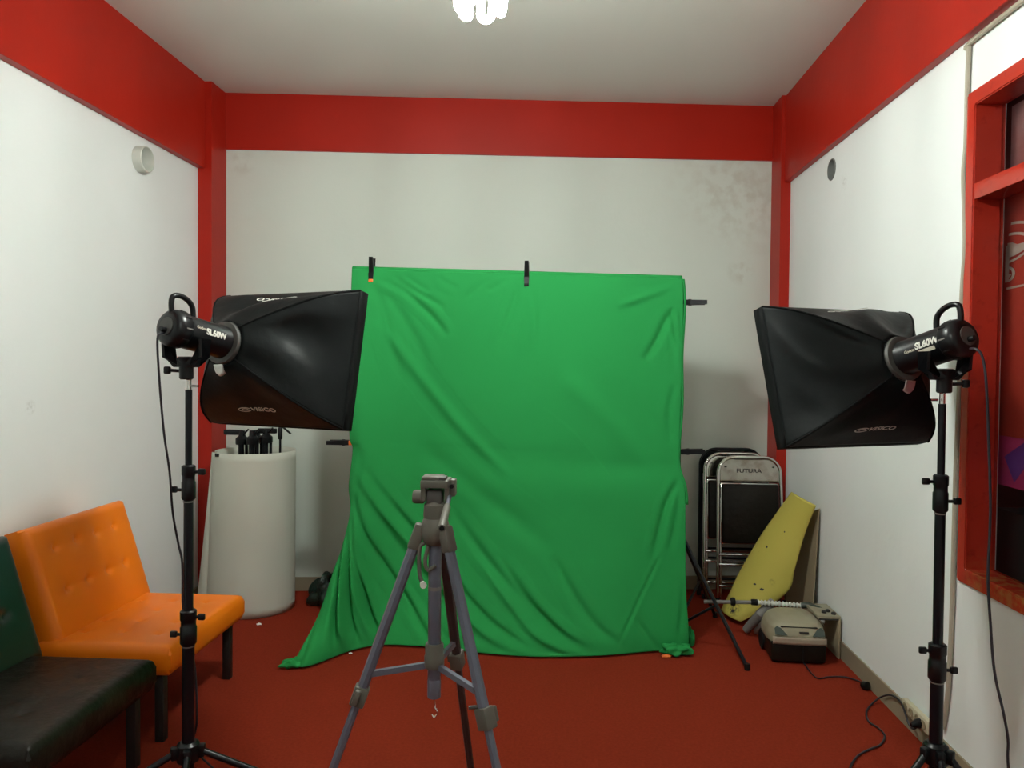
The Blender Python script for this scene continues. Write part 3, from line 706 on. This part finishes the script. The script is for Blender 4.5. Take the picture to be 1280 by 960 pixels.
# ------------------------------------------------------------------ silver tripod
TX, TY = -.255, 1.575
tp = thing('camera_tripod', 'silver-grey camera tripod in the middle of the floor before the green cloth', 'tripod', (TX, TY, 0))
T = lambda x, y, z: V((x-TX, y-TY, z))
feet = {'L': ((-.2880, 1.5711), (-.6602, 1.5239)), 'R': ((-.2290, 1.5536), (.0574, 1.3111)), 'B': ((-.2481, 1.6083), (-.1756, 1.9765))}
for k, (a, b) in feet.items():
    A = T(a[0], a[1], 1.076); B = T(b[0], b[1], .02); d = B-A
    m = M['alu'] if k != 'B' else M['aludark']  # rear leg gets the darkened metal, its shade put into the colour
    lc = .317 if k != 'B' else .30
    C1 = A+d*lc
    MB().tube([A+d*.0, C1], .0115, 8).build('leg', m, tp)
    lg = MB().tube([C1-d*.02, A+d*.66], .0088, 8).build('lower_leg', m, tp)
    MB().tube([A+d*.64, B], .0068, 8).build('lower_leg', m, tp)
    ang = math.atan2(d.y, d.x); tilt = math.atan2(math.hypot(d.x, d.y), -d.z)
    R_ = Euler((0, -tilt, ang))
    MB().box(C1+d*.008, (.031, .029, .042), rot=R_, bev=.004).build('leg_clamp', M['tripl'], tp)
    MB().box(A+d*.66, (.026, .024, .036), rot=R_, bev=.004).build('leg_clamp', M['tripl'], tp)
    cdir = V((d.x, d.y, 0)).normalized(); sd = V((-cdir.y, cdir.x, 0))
    MB().box(C1+d*.004+sd*.018+cdir*.006, (.012, .014, .030), rot=R_, bev=.003).build('clamp_lever', M['tripl'], tp)
    MB().box(A+V((0, 0, .004))+d*.012, (.025, .026, .056), rot=R_, bev=.006).build('leg_socket', M['tripl'], tp)
    MB().lathe([(.013, 0), (.015, .01), (.011, .03)], B-V((0, 0, .02)), n=14).build('rubber_foot', M['rubber'], tp)
    hubp = V((0, 0, .795)); e = A+d*(lc-.035)
    MB().prism([(0, -.006), (1, -.006), (1, .006), (0, .006)],
               lambda s, q: hubp.lerp(e-cdir*.006, s)+cdir*(.016*(1-s))+V((0, 0, q))-sd*.005, lambda s, q: hubp.lerp(e-cdir*.006, s)+cdir*(.016*(1-s))+V((0, 0, q))+sd*.005).build('brace', M['alu'], tp)
ca = V((.22, -.0, .0))
MB().tube([V((.085, -.10, .752)), V((.115, -.09, .752))], .004, 8).build('clamp_pin', M['tripd'], tp)
MB().lathe([(.0115, .735), (.0135, .74), (.0135, 1.10)], n=20).build('centre_column', M['alu'], tp)
MB().lathe([(.0142, .955), (.0142, .962)], n=20).build('column_ring', M['grey'], tp)
MB().lathe([(.019, .79), (.021, .795), (.021, .815), (.0195, .818), (.0195, .838), (.018, .842)], n=20).build('brace_collar', M['tripl'], tp)
MB().lathe([(.0136, .727), (.0142, .730), (.0142, .762), (.0136, .765)], n=20).build('column_foot', M['alu'], tp)
MB().tube(cr([(0, 0, .73), (.002, 0, .705), (.006, -.002, .70), (.007, -.002, .692), (.001, -.002, .684), (-.004, -.001, .69)], 5), .0022, 8).build('weight_hook', M['chrome'], tp)
MB().lathe([(.018, 1.05), (.024, 1.056), (.030, 1.066), (.031, 1.085), (.027, 1.10), (.023, 1.108)], n=24).build('shoulder', M['tripl'], tp)
MB().lathe([(.0235, 1.106), (.025, 1.112), (.0235, 1.135), (.019, 1.14), (.0165, 1.145), (.0165, 1.165)], n=24).build('pan_base', M['tripl'], tp)
MB().box((0, .002, 1.152), (.033, .04, .03), bev=.005).build('tilt_block', M['tripd'], tp)
for s in (-1, 1):
    MB().box((s*.025+.002, .0, 1.162), (.011, .042, .038), bev=.003).build('side_plate', M['tripl'], tp)
MB().box((.002, 0, 1.181), (.058, .062, .016), bev=.003).build('camera_platform', M['tripl'], tp)
MB().box((-.004, -.004, 1.1925), (.042, .044, .007), bev=.002).build('quick_release_plate', M['tripl'], tp)
MB().box((.018, -.012, 1.1925), (.014, .03, .006), bev=.001).build('plate_rubber', M['tripd'], tp)
MB().lathe([(.011, 0), (.014, .003), (.014, .022), (.012, .025)], (-.022, 0, 1.150), (-1, 0, 0), 20).build('tilt_knob', M['tripl'], tp)
MB().box((.038, -.004, 1.172), (.013, .026, .036), bev=.004).build('platform_lever', M['tripl'], tp)
MB().lathe([(.004, 0), (.0045, .012)], (.038, -.016, 1.177), (0, -1, 0), 12).build('screw', M['rubber'], tp)
h0 = V((.032, -.01, 1.155)); h1 = T(*(-0.2080, 1.3600, 1.1310))
MB().tube([h0, h0.lerp(h1, .35)], .0045, 10).build('pan_handle', M['alu'], tp)
MB().tube([h0.lerp(h1, .32), h0.lerp(h1, .38), h0.lerp(h1, .97), h1], [.005, .0072, .0078, .0068], 14).build('handle_grip', M['tripl'], tp)
MB().lathe([(.0045, 0), (.0045, .0012)], h1, (h1-h0), 14).build('grip_end', M['rubber'], tp)
# crank on the left of the column
MB().tube(cr([(-.02, -.012, 1.055), (-.030, -.014, 1.045), (-.030, -.016, .995), (-.024, -.018, .975)], 5), .0042, 8).build('crank_arm', M['tripl'], tp)
MB().lathe([(.006, 0), (.007, .012)], (-.022, -.02, .972), (.3, -1, 0), 12).build('crank_knob', M['white'], tp)
MB().tube(cr([(-.012, -.014, 1.05), (-.018, -.016, 1.02), (-.012, -.016, 1.0), (.004, -.016, 1.01)], 5), .004, 8).build('height_lock', M['tripl'], tp)

# ------------------------------------------------------------------ upholstered chairs
def chair(label, yc, w, m_seat, m_back, seed, tuft, BK=0):
    t = thing('upholstered_chair', label, 'chair', (-1.70, yc, 0))
    hw = w/2
    def slab(fr_, ex, ey, ez, wx, wy, wz, btn, edge=.034, ampl=.010, mm=None, name='seat'):
        """cushion: frame origin + unit axes (ex across, ey along, ez out), sizes; tufts press into +ez face"""
        mb = MB()
        def f(u, v, side):
            x = (u-.5)*wx; y = (v-.5)*wy
            ed = min(min(u, 1-u)*wx, min(v, 1-v)*wy)
            rd = edge-math.sqrt(max(0, edge**2-(edge-min(edge, ed))**2))
            z = side*(wz/2)-(side*rd*1.0)
            if side > 0:
                z += .006*math.sin(PI*u)*math.sin(PI*v)
                for (bu, bv) in btn:
                    d = math.hypot((u-bu)*wx, (v-bv)*wy)
                    z -= ampl*math.exp(-(d/.017)**2)+ampl*.5*math.exp(-(d/.05)**2)
                for i in range(len(btn)-1):     # soft creases joining the buttons of a row
                    (a, b), (c2, d2) = btn[i], btn[i+1]
                    if abs(b-d2) < .01 and min(a, c2) <= u <= max(a, c2):
                        z -= ampl*.18*math.exp(-(((v-b)*wy)/.012)**2)
            return fr_+ex*x+ey*y+ez*z
        nu, nv = 70, 60
        A = [[mb.bm.verts.new(f(i/nu, j/nv, 1)) for i in range(nu+1)] for j in range(nv+1)]
        B = [[mb.bm.verts.new(f(i/nu, j/nv, -1)) for i in range(nu+1)] for j in range(nv+1)]
        for G in (A, B):
            for j in range(nv):
                for i in range(nu): mb.bm.faces.new((G[j][i], G[j][i+1], G[j+1][i+1], G[j+1][i]))
        for i in range(nu):
            mb.bm.faces.new((A[0][i], A[0][i+1], B[0][i+1], B[0][i])); mb.bm.faces.new((A[nv][i], A[nv][i+1], B[nv][i+1], B[nv][i]))
        for j in range(nv):
            mb.bm.faces.new((A[j][0], A[j+1][0], B[j+1][0], B[j][0])); mb.bm.faces.new((A[j][nu], A[j+1][nu], B[j+1][nu], B[j][nu]))
        o = mb.build(name, mm, t)
        bt = []
        for (bu, bv) in btn: bt.append(fr_+ex*((bu-.5)*wx)+ey*((bv-.5)*wy)+ez*(wz/2-ampl*1.35))
        for q in bt: MB().lathe([(.009, -.002), (.009, .001), (.005, .0035)], q, ez, 14).build('button', mm, o)
        return o
    X_, Y_, Z_ = V((1, 0, 0)), V((0, 1, 0)), V((0, 0, 1))
    sb = [(a, b) for b in (.22, .5, .78) for a in (.2, .4, .6, .8)] if tuft else [(a, b) for b in (.3, .7) for a in (.3, .7)]
    # seat: across = y, along = x
    slab(V((.01, 0, .315)), Y_, X_, Z_, w, .53, .12, [(a, b) for (a, b) in sb], mm=m_seat, name='seat', ampl=.006 if tuft else .004)
    lean = .30
    up = V((-math.sin(lean), 0, math.cos(lean))); out = V((math.cos(lean), 0, math.sin(lean)))
    bb = [(a, b) for b in (.42, .78) for a in (.2, .4, .6, .8)]
    slab(V((-.165, BK, .36))+up*.222-out*.06, Y_, up, out, w, .47, .12, bb, mm=m_back, name='backrest', ampl=.011)
    for sx, sy in ((.215, -1), (.215, 1), (-.27, -1), (-.27, 1)):
        MB().box((sx, sy*(hw-.045), .13), (.034, .034, .26), bev=.002).build('leg', M['leg'], t)
    MB().box((-.02, 0, .253), (.50, w-.05, .018)).build('seat_frame', M['leg'], t)
    return t
chair('orange tufted leatherette chair with black legs against the left wall', 3.045, .665, M['orange'], M['orange'], 1, True, .02)
chair('dark green and black leatherette chair nearest the camera against the left wall', 2.285, .655, M['dblack'], M['dgreen'], 2, False, .045)
# ------------------------------------------------------------------ curled white board with folded stands in it
def rollsec(v):
    cx, cy = -1.765+(-.022)*(1-v), 4.335
    rx, ry = .235+.02*(1-v), .235
    pts = []
    for i in range(61):
        a = math.radians(-152+i/60*(372))
        k = 1-.07*(i/60)
        pts.append(V((cx+rx*k*math.cos(a), cy+ry*k*math.sin(a), 0)))
    # free edge on the left, opening outward towards the floor
    e = V((-1.963-.095*(1-v)**1.1, 4.20, 0)); 
    for i in range(14):
        f_ = (1-i/14)**2
        pts[i] = pts[i].lerp(pts[i]+(e-pts[0]), f_)
    return pts
secs = [rollsec(j/20) for j in range(21)]
def rollf(u, v):
    s = secs[round(v*20)]; p = s[round(u*60)].copy(); p.z = .002+v*.922; return p
roll = thing('rolled_board', 'large white board curled into an upright tube in the left corner', 'board', (-1.765, 4.335, 0))
o = MB().grid(rollf, 60, 20).build('sheet', M['paper'], None, solid=.003); o.parent = roll; o.matrix_parent_inverse = Matrix.Translation(roll.location).inverted()
bc = MB().prism([(-.016, 0), (.016, 0), (.012, .018), (-.012, .018)], lambda x, z: V((x, -.006, -z)), lambda x, z: V((x, .006, -z))).build('clip_body', M['black'])
clip = thing('binder_clip', 'small black binder clip on the rim of the white curled board', 'clip', (-1.9040, 4.1450, 0.9220), (0, 0, -.3))
bc.parent = clip
MB().tube([(-.008, -.004, 0), (-.006, -.006, .012), (.006, -.006, .012), (.008, -.004, 0)], .0012, 6).build('clip_wire', M['chrome'], clip)
fs = thing('folded_light_stand', 'folded black light stand with a side bar, leftmost inside the white board', 'light stand', (-1.83, 4.30, .004))
def folded(t, zt, head, lean=0):
    MB().tube([(0, 0, .02), (0, 0, zt)], .012, 12).build('pole', M['blackm'], t)
    for k in range(3):
        a = 2*PI*k/3+.4; MB().tube([(.026*math.cos(a), .026*math.sin(a), 0), (.024*math.cos(a), .024*math.sin(a), zt-.04)], .009, 8).build('leg', M['blackm'], t)
    MB().lathe([(.034, zt-.08), (.036, zt-.075), (.036, zt-.045), (.02, zt-.03), (.018, zt)], n=18).build('hub', M['black'], t)
    if head: MB().box((-.05*head, 0, zt-.01), (.11, .03, .03), bev=.006).build('side_bar', M['black'], t)
    MB().tube([(.015, -.01, zt-.02), (.05, -.03, zt+.01)], .005, 8).build('knob', M['black'], t)
folded(fs, 1.035, 1)
specs = [(-1.755, 4.27, 1.04, 0, 'folded black light stand, second from the left inside the white board'),
         (-1.69, 4.31, 1.045, -.12, 'folded black light stand in the middle of the bundle inside the white board'),
         (-1.79, 4.42, 1.03, 0, 'folded black light stand at the back of the bundle inside the white board')]
for x, y, z, hd, lb in specs:
    t = thing('folded_light_stand', lb, 'light stand', (x, y, .004)); folded(t, z, hd)
t = thing('thin_pole', 'thin black pole with a slanted lever, rightmost inside the white board', 'pole', (-1.615, 4.33, .004))
MB().tube([(0, 0, 0), (0, 0, 1.03)], .0065, 10).build('shaft', M['blackm'], t)
MB().lathe([(.011, .985), (.013, .99), (.013, 1.05), (.009, 1.055)], n=14).build('sleeve', M['black'], t)
MB().tube([(.01, -.01, 1.065), (.07, -.02, 1.02)], .006, 8).build('lever', M['black'], t)

bag = lump((-1.335, 4.42, .06), .11, (1.1, .9, .95), 4)
bag = bag.build('plastic_bag', M['bag'], weld=True); tag(bag, 'crumpled dark plastic bag on the floor behind the left hem of the cloth', 'bag')

# ------------------------------------------------------------------ folding chairs
def folding_chair(label, frame_m, back_m, cx, yb, yt, w, zt, named):
    t = thing('folding_chair', label, 'folding chair', (cx, yb, 0), (-math.atan2(yt-yb, zt), 0, 0))
    hw = w/2; r = .0105; R = .10
    arc_ = [(-hw+R-R*math.cos(a), zt-R+R*math.sin(a)) for a in [PI/2*i/8 for i in range(9)]]
    arc2 = [(-x, z) for x, z in reversed(arc_)]
    MB().tube([V((-hw-.012, 0, .01)), V((-hw-.006, 0, .35))]+[V((x, 0, z)) for x, z in arc_+arc2]+[V((hw+.006, 0, .35)), V((hw+.012, 0, .01))], r, 12).build('frame', frame_m, t)
    # backrest: curved sheet filling the top of the frame
    def back(u, v):
        x = (u-.5)*2*(hw-.006); z = zt-.155+v*.15
        lim = zt-.012
        if hw-abs(x) < R:
            q = R-(hw-abs(x)); lim = zt-R+math.sqrt(max(0, R*R-q*q))-.004
        z = min(z, lim)
        return V((x, -.004+.016*(1-(2*u-1)**2), z))
    bk = MB().grid(back, 36, 10).build('backrest', back_m, t, solid=.002)
    if named:
        wrap('embossed_name', [text_mesh('FUTURA', .034, 0, .0005)], lambda x, z: V((x*1.2, -.004+.016*(1-(x/hw)**2)-.0025, z+zt-.085)), M['aludark'], bk)
    for s in (-1, 1):
        MB().lathe([(.005, 0), (.005, .003)], (s*(hw-.045), -.006, zt-.06), (0, -1, 0), 10).build('rivet', M['aludark'], t)
    # folded seat
    MB().box((0, -.012, zt-.345), (w-.030, .034, .36), bev=.014, seg=3).build('seat', M['dblack'], t)
    MB().box((0, .008, zt-.345), (w-.026, .010, .37), bev=.003).build('seat_pan', frame_m, t)
    MB().tube([(-hw+.012, .022, .02), (-hw+.014, .022, zt-.25)], .009, 10).build('rear_leg', frame_m, t)
    MB().tube([(hw-.012, .022, .02), (hw-.014, .022, zt-.25)], .009, 10).build('rear_leg', frame_m, t)
    for z in (.10, .23, .29):
        MB().tube([(-hw+.0, 0.01, z), (hw, 0.01, z)], .007, 8).build('crossbar', frame_m, t)
    for s in (-1, 1):
        MB().lathe([(.013, 0), (.013, .03)], (s*(hw+.012), 0, 0), n=12).build('rubber_foot', M['rubber'], t)
    return t
folding_chair('front chrome folding chair with black seat leaning folded near the right corner', M['chrome'], M['chromeb'], 1.178, 4.655, 4.755, .375, .885, True)
folding_chair('middle chrome folding chair, folded, between the other two', M['chrome'], M['chrome'], 1.115, 4.735, 4.83, .385, .895, False)
folding_chair('rear black-framed folding chair, folded against the back wall', M['blackm'], M['black'], 1.10, 4.815, 4.90, .385, .915, False)

# ------------------------------------------------------------------ yellow sheet and board behind it
LEFT = [V(p) for p in ((0.9530, 4.4200, 0.0340), (1.0060, 4.4200, 0.1470), (1.0540, 4.4200, 0.2550), (1.1610, 4.4100, 0.4580), (1.2430, 4.3900, 0.5970), (1.3180, 4.3500, 0.7330))]
RIGHT = [V(p) for p in ((1.0200, 4.2400, 0.0270), (1.1390, 4.2200, 0.1030), (1.2650, 4.2000, 0.2230), (1.2900, 4.1900, 0.3360), (1.3350, 4.1700, 0.5340), (1.3710, 4.1100, 0.7010))]
LEFT[0].z = max(LEFT[0].z, .012); RIGHT[0].z = max(RIGHT[0].z, .012)
LF, RF = cr(LEFT, 6), cr(RIGHT, 6)
def yel(u, v):
    k = v*(len(LF)-1); i = min(int(k), len(LF)-2); f_ = k-i
    a = LF[i].lerp(LF[i+1], f_); b = RF[i].lerp(RF[i+1], f_)
    p = a.lerp(b, u); bulge = 4*u*(1-u)
    p += V((-.03, -.055, .0))*bulge*(.35+.65*math.sin(PI*min(1, .15+v*.8)))
    p.z += .006*bulge
    p.x = min(p.x, 1.40); p.z = max(p.z, .008); return p
stain(M['yellow'], [(V((1.07, 4.3, .38)), .03, 1), (V((1.13, 4.28, .45)), .03, 1), (V((1.03, 4.32, .26)), .03, 1), (V((1.17, 4.2, .26)), .03, 1), (V((1.13, 4.2, .27)), .025, 1), (V((1.0, 4.3, .08)), .06, 1)], (.05, .05, .03), 70)
o = MB().grid(yel, 24, 40).build('yellow_sheet', M['yellow'], None, solid=.008)
tag(o, 'curved yellow sheet with dark specks leaning on the right wall by the folding chairs', 'sheet')
spk = [(.13, .55, 1), (.05, .40, 1), (.60, .35, 1.1), (.42, .37, .8), (.27, .60, .7), (.2, .2, .8), (.3, .12, 1), (.45, .08, 1.4), (.5, .75, .5)]
sh = []
for a_, b_, k_ in spk:
    sh.append(([(a_+.035*k_*math.cos(t_*PI/4), b_+.008*k_*math.sin(t_*PI/4)*(1+.5*(t_ % 2))) for t_ in range(8)], [tuple(range(8))]))
so = wrap('dark_speck', sh, lambda u, v: yel(u, v)+V((-.002, -.0055, .001)), M['dark'], o)
kb = MB().prism([(4.14, .005), (4.60, .005), (4.60, .52), (4.14, .68)], lambda y, z: V((1.372+.03*z/.68, y, z)), lambda y, z: V((1.366+.03*z/.68, y, z))).build('brown_board', M['kraft'], smooth=False)
tag(kb, 'narrow brown board leaning on the right wall behind the yellow sheet', 'board')

# ------------------------------------------------------------------ vacuum cleaner
vx, vy = 1.178, 3.845
vc = thing('vacuum_cleaner', 'beige and black canister vacuum cleaner on the carpet by the right wall', 'vacuum cleaner', (vx, vy, 0), (0, 0, -.05))
MB().box((0, 0, .056), (.258, .27, .100), bev=.018, seg=3).build('base', M['dblack'], vc)
for s in (-1, 1):
    MB().lathe([(.045, 0), (.05, .004), (.05, .018), (.04, .022)], (s*.118, .07, .051), (s, 0, 0), 24).build('wheel', M['rubber'], vc)
def shell(u, v):
    a = u*2*PI; e = .55
    cx = math.copysign(abs(math.cos(a))**e, math.cos(a)); sy = math.copysign(abs(math.sin(a))**e, math.sin(a))
    prof = [(1.0, .0), (1.02, .018), (1.0, .045), (.93, .075), (.80, .100), (.60, .118), (.3, .128), (.0, .130)]
    k = v*7; i = min(int(k), 6); f_ = k-i
    r = prof[i][0]*(1-f_)+prof[i+1][0]*f_; z = prof[i][1]*(1-f_)+prof[i+1][1]*f_
    return V((cx*.138*r, sy*.142*r, .100+z*.93))
MB().grid(shell, 64, 28, closeu=True).build('shell', M['vac'], vc, weld=True)
MB().grid(lambda u, v: V(((u-.5)*.25, -.141-.006*math.cos((u-.5)*PI), .100+v*.034)), 16, 3).build('front_band', M['vacd'], vc, solid=.006)
for s in (-1, 1):
    wrap('smoked_window', [([(0, 0), (.058, -.002), (.030, .030), (.012, .038), (0, .028)], [(0, 1, 2, 3, 4)])], lambda x, z, s=s: V((s*(.115-x), -.148+max(0, z)*.75, .145+z*.9)), M['smoke'], vc)
MB().box((0, -.122, .178), (.17, .01, .004)).build('seam', M['rubber'], vc)
MB().box((.02, -.140, .158), (.042, .008, .006)).build('name_plate', M['dark'], vc)
MB().tube([(.015, -.143, .094), (.018, -.142, .05), (.018, -.142, .015)], .003, 8).build('plug_cord', M['rubber'], vc)

wd = thing('vacuum_wand', 'long tube with a ribbed white section resting across the vacuum cleaner', 'tube', (0.8310, 4.0300, 0.1980))
w0 = V((0.7790, 4.0400, 0.1930)); w1 = V((1.0480, 4.0200, 0.2030)); w2 = V((1.2790, 4.0000, 0.1990))
O_ = wd.location
MB().tube([w0-O_, w1-O_], .010, 12).build('tube', M['grey'], wd)
rp = []; rr = []
for i in range(53):
    rp.append(w1.lerp(w2, i/52)-O_); rr.append(.0145 if (i % 4) in (1, 2) else .009)
MB().tube(rp, rr, 14).build('ribbed_sleeve', M['pvc'], wd)
MB().lathe([(.012, -.012), (.02, -.01), (.022, .0), (.02, .012), (.012, .014)], (0.9260, 4.0300, 0.2010), (w1-w0), 16).build('knob', M['rubber'], wd).matrix_parent_inverse = Matrix.Translation(O_).inverted()
MB().lathe([(.013, 0), (.016, .004), (.016, .03), (.013, .034)], w1-O_-(w2-w1).normalized()*.03, (w2-w1), 14).build('joint', M['rubber'], wd)
hs = MB().tube(cr([(1.2710, 4.0000, 0.1990), (1.3050, 3.9800, 0.2060), (1.3400, 3.9400, 0.1990), (1.3770, 3.9300, 0.1870), (1.3960, 3.9500, 0.1560)], 8), .016, 12).build('vacuum_hose', M['smoke'])
tag(hs, 'dark flexible hose bend behind the vacuum cleaner beside the wall', 'hose')
nz = thing('vacuum_nozzle', 'grey double-barrel vacuum nozzle lying between yellow sheet and vacuum', 'nozzle', (1.0400, 4.0000, 0.1170))
nz.location.z = 0
def NZ(mb, name, m):
    o = mb.build(name, m, None); o.parent = nz; o.matrix_parent_inverse = Matrix.Translation(nz.location).inverted(); return o
NZ(MB().tube([(1.0170, 4.1020, 0.0300), (1.0650, 4.0200, 0.1400), (1.1410, 4.0600, 0.1970)], [.022, .025, .022], 14), 'barrel', M['grey'])
NZ(MB().tube([(1.0700, 4.0970, 0.0250), (1.0880, 3.9800, 0.1160), (1.1330, 4.0000, 0.1650)], [.019, .02, .018], 14), 'barrel', M['grey'])

st = thing('low_stand', 'low beige stand with small dark fittings on top beside the vacuum cleaner', 'stand', (1.343, 3.90, 0))
MB().box((.0, 0, .205), (.11, .20, .014), bev=.003).build('top_board', M['vac'], st)
MB().box((.050, 0, .099), (.010, .20, .198), bev=.002).build('side_panel', M['kraft'], st)
MB().box((.0, -.097, .196), (.10, .004, .010)).build('front_edge', M['dark'], st)
for x, y in ((-.01, -.05), (.015, -.03), (.03, -.07)):
    MB().lathe([(.012, 0), (.012, .008), (.006, .012)], (x, y, .212), n=12).build('fitting', M['dark'], st)

# ------------------------------------------------------------------ cables, adapter, scraps
c1 = MB().tube(cr([(1.19, 3.695, .014), (1.1980, 3.5460, 0.0060), (1.2600, 3.5610, 0.0060), (1.3310, 3.5670, 0.0060), (1.3720, 3.5340, 0.0060), (1.3850, 3.4860, 0.0120)], 6), .0032, 8).build('power_cable', M['cable'])
tag(c1, 'thin black cord running over the carpet from the vacuum cleaner', 'cable')
ad = MB().lathe([(.006, -.02), (.016, -.016), (.019, -.006), (.019, .010), (.010, .014)], (0, 0, 0), (.6, -1, .25), 18).build('plug', M['black'])
ad.location = V((1.3780, 3.4400, 0.0200)); ad.location.x = 1.378
tag(ad, 'round black plug lying against the baseboard right of the vacuum cleaner', 'plug')
c2 = MB().tube(cr([(1.3720, 2.9200, 0.0930), (1.3600, 2.9440, 0.0630), (1.3500, 2.9620, 0.0730), (1.3600, 3.0190, 0.0930), (1.3850, 3.1180, 0.0940), (1.3900, 3.2100, 0.0770), (1.3850, 3.2900, 0.0360), (1.3430, 3.2840, 0.0060), (1.2890, 3.2040, 0.0060), (1.2640, 3.1170, 0.0060), (1.2800, 3.0640, 0.0060), (1.2770, 2.9980, 0.0060), (1.2290, 2.9250, 0.0060), (1.1720, 2.8850, 0.0060), (1.1110, 2.8330, 0.0060), (1.0520, 2.7450, 0.0060), (0.9950, 2.6110, 0.0060)], 7), .0038, 8).build('extension_cable', M['cable'])
tag(c2, 'black cable looping from the power strip along the wall onto the carpet', 'cable')
pl = MB().lathe([(.008, -.03), (.012, -.018), (.018, -.004), (.018, .012)], (0, 0, 0), (1, .25, .1), 16).build('plug', M['black'])
pl.location = (1.372, 2.935, .088); tag(pl, 'black plug pushed into the cream power strip', 'plug')
for (x, y, s, lb) in ((-1.01, 3.66, .009, 'tiny white scrap on the carpet in front of the green cloth'), (-1.62, 4.03, .013, 'tiny white scrap on the carpet beside the far leg of the orange chair')):
    o = lump((0, 0, .004), s, (1, .7, .5), 9).build('paper_scrap', M['scrap'], weld=True); o.location = (x, y, 0); tag(o, lb, 'scrap')
o = lump((0, 0, .006), .018, (1.2, .7, .5), 2).build('orange_scrap', M['orgtip'], weld=True); o.location = (0.5440, 3.7480, 0.0000); tag(o, 'small orange-red scrap under the right hem of the green cloth', 'scrap')

# ------------------------------------------------------------------ light beyond the window, camera
pt = bpy.data.lights.new('corridor_fill', 'AREA'); pt.energy = 3; pt.size = .3; pt.color = (1, .96, .9)  # unseen fill light, added so the banner behind the glass shows
po = bpy.data.objects.new('corridor_fill', pt); COL.objects.link(po); po.location = (XR+.35, 1.0, 2.9); po.rotation_euler = (.5, -.3, 0)

w_ = bpy.data.worlds.new('world'); S.world = w_; w_.use_nodes = True
w_.node_tree.nodes['Background'].inputs[0].default_value = (.8, .85, .9, 1); w_.node_tree.nodes['Background'].inputs[1].default_value = .03
cam = bpy.data.cameras.new('camera'); co = bpy.data.objects.new('camera', cam); COL.objects.link(co)
cam.sensor_width = 36; cam.lens = 950/1280*36; cam.clip_start = .05
yaw, pitch, roll_ = .061, .023, .009
fw = V((-math.sin(yaw)*math.cos(pitch), math.cos(yaw)*math.cos(pitch), -math.sin(pitch)))
r0 = V((math.cos(yaw), math.sin(yaw), 0)); u0 = r0.cross(fw)
rv = r0*math.cos(roll_)+u0*math.sin(roll_); uv = rv.cross(fw)
mm = Matrix((rv, uv, -fw)).transposed().to_4x4(); mm.translation = (0, 0, 1.425)
co.matrix_world = mm
S.camera = co
S.view_settings.view_transform = 'Standard'; S.view_settings.look = 'None'; S.view_settings.gamma = 1
S.view_settings.use_curve_mapping = False
S.view_settings.exposure = -.0
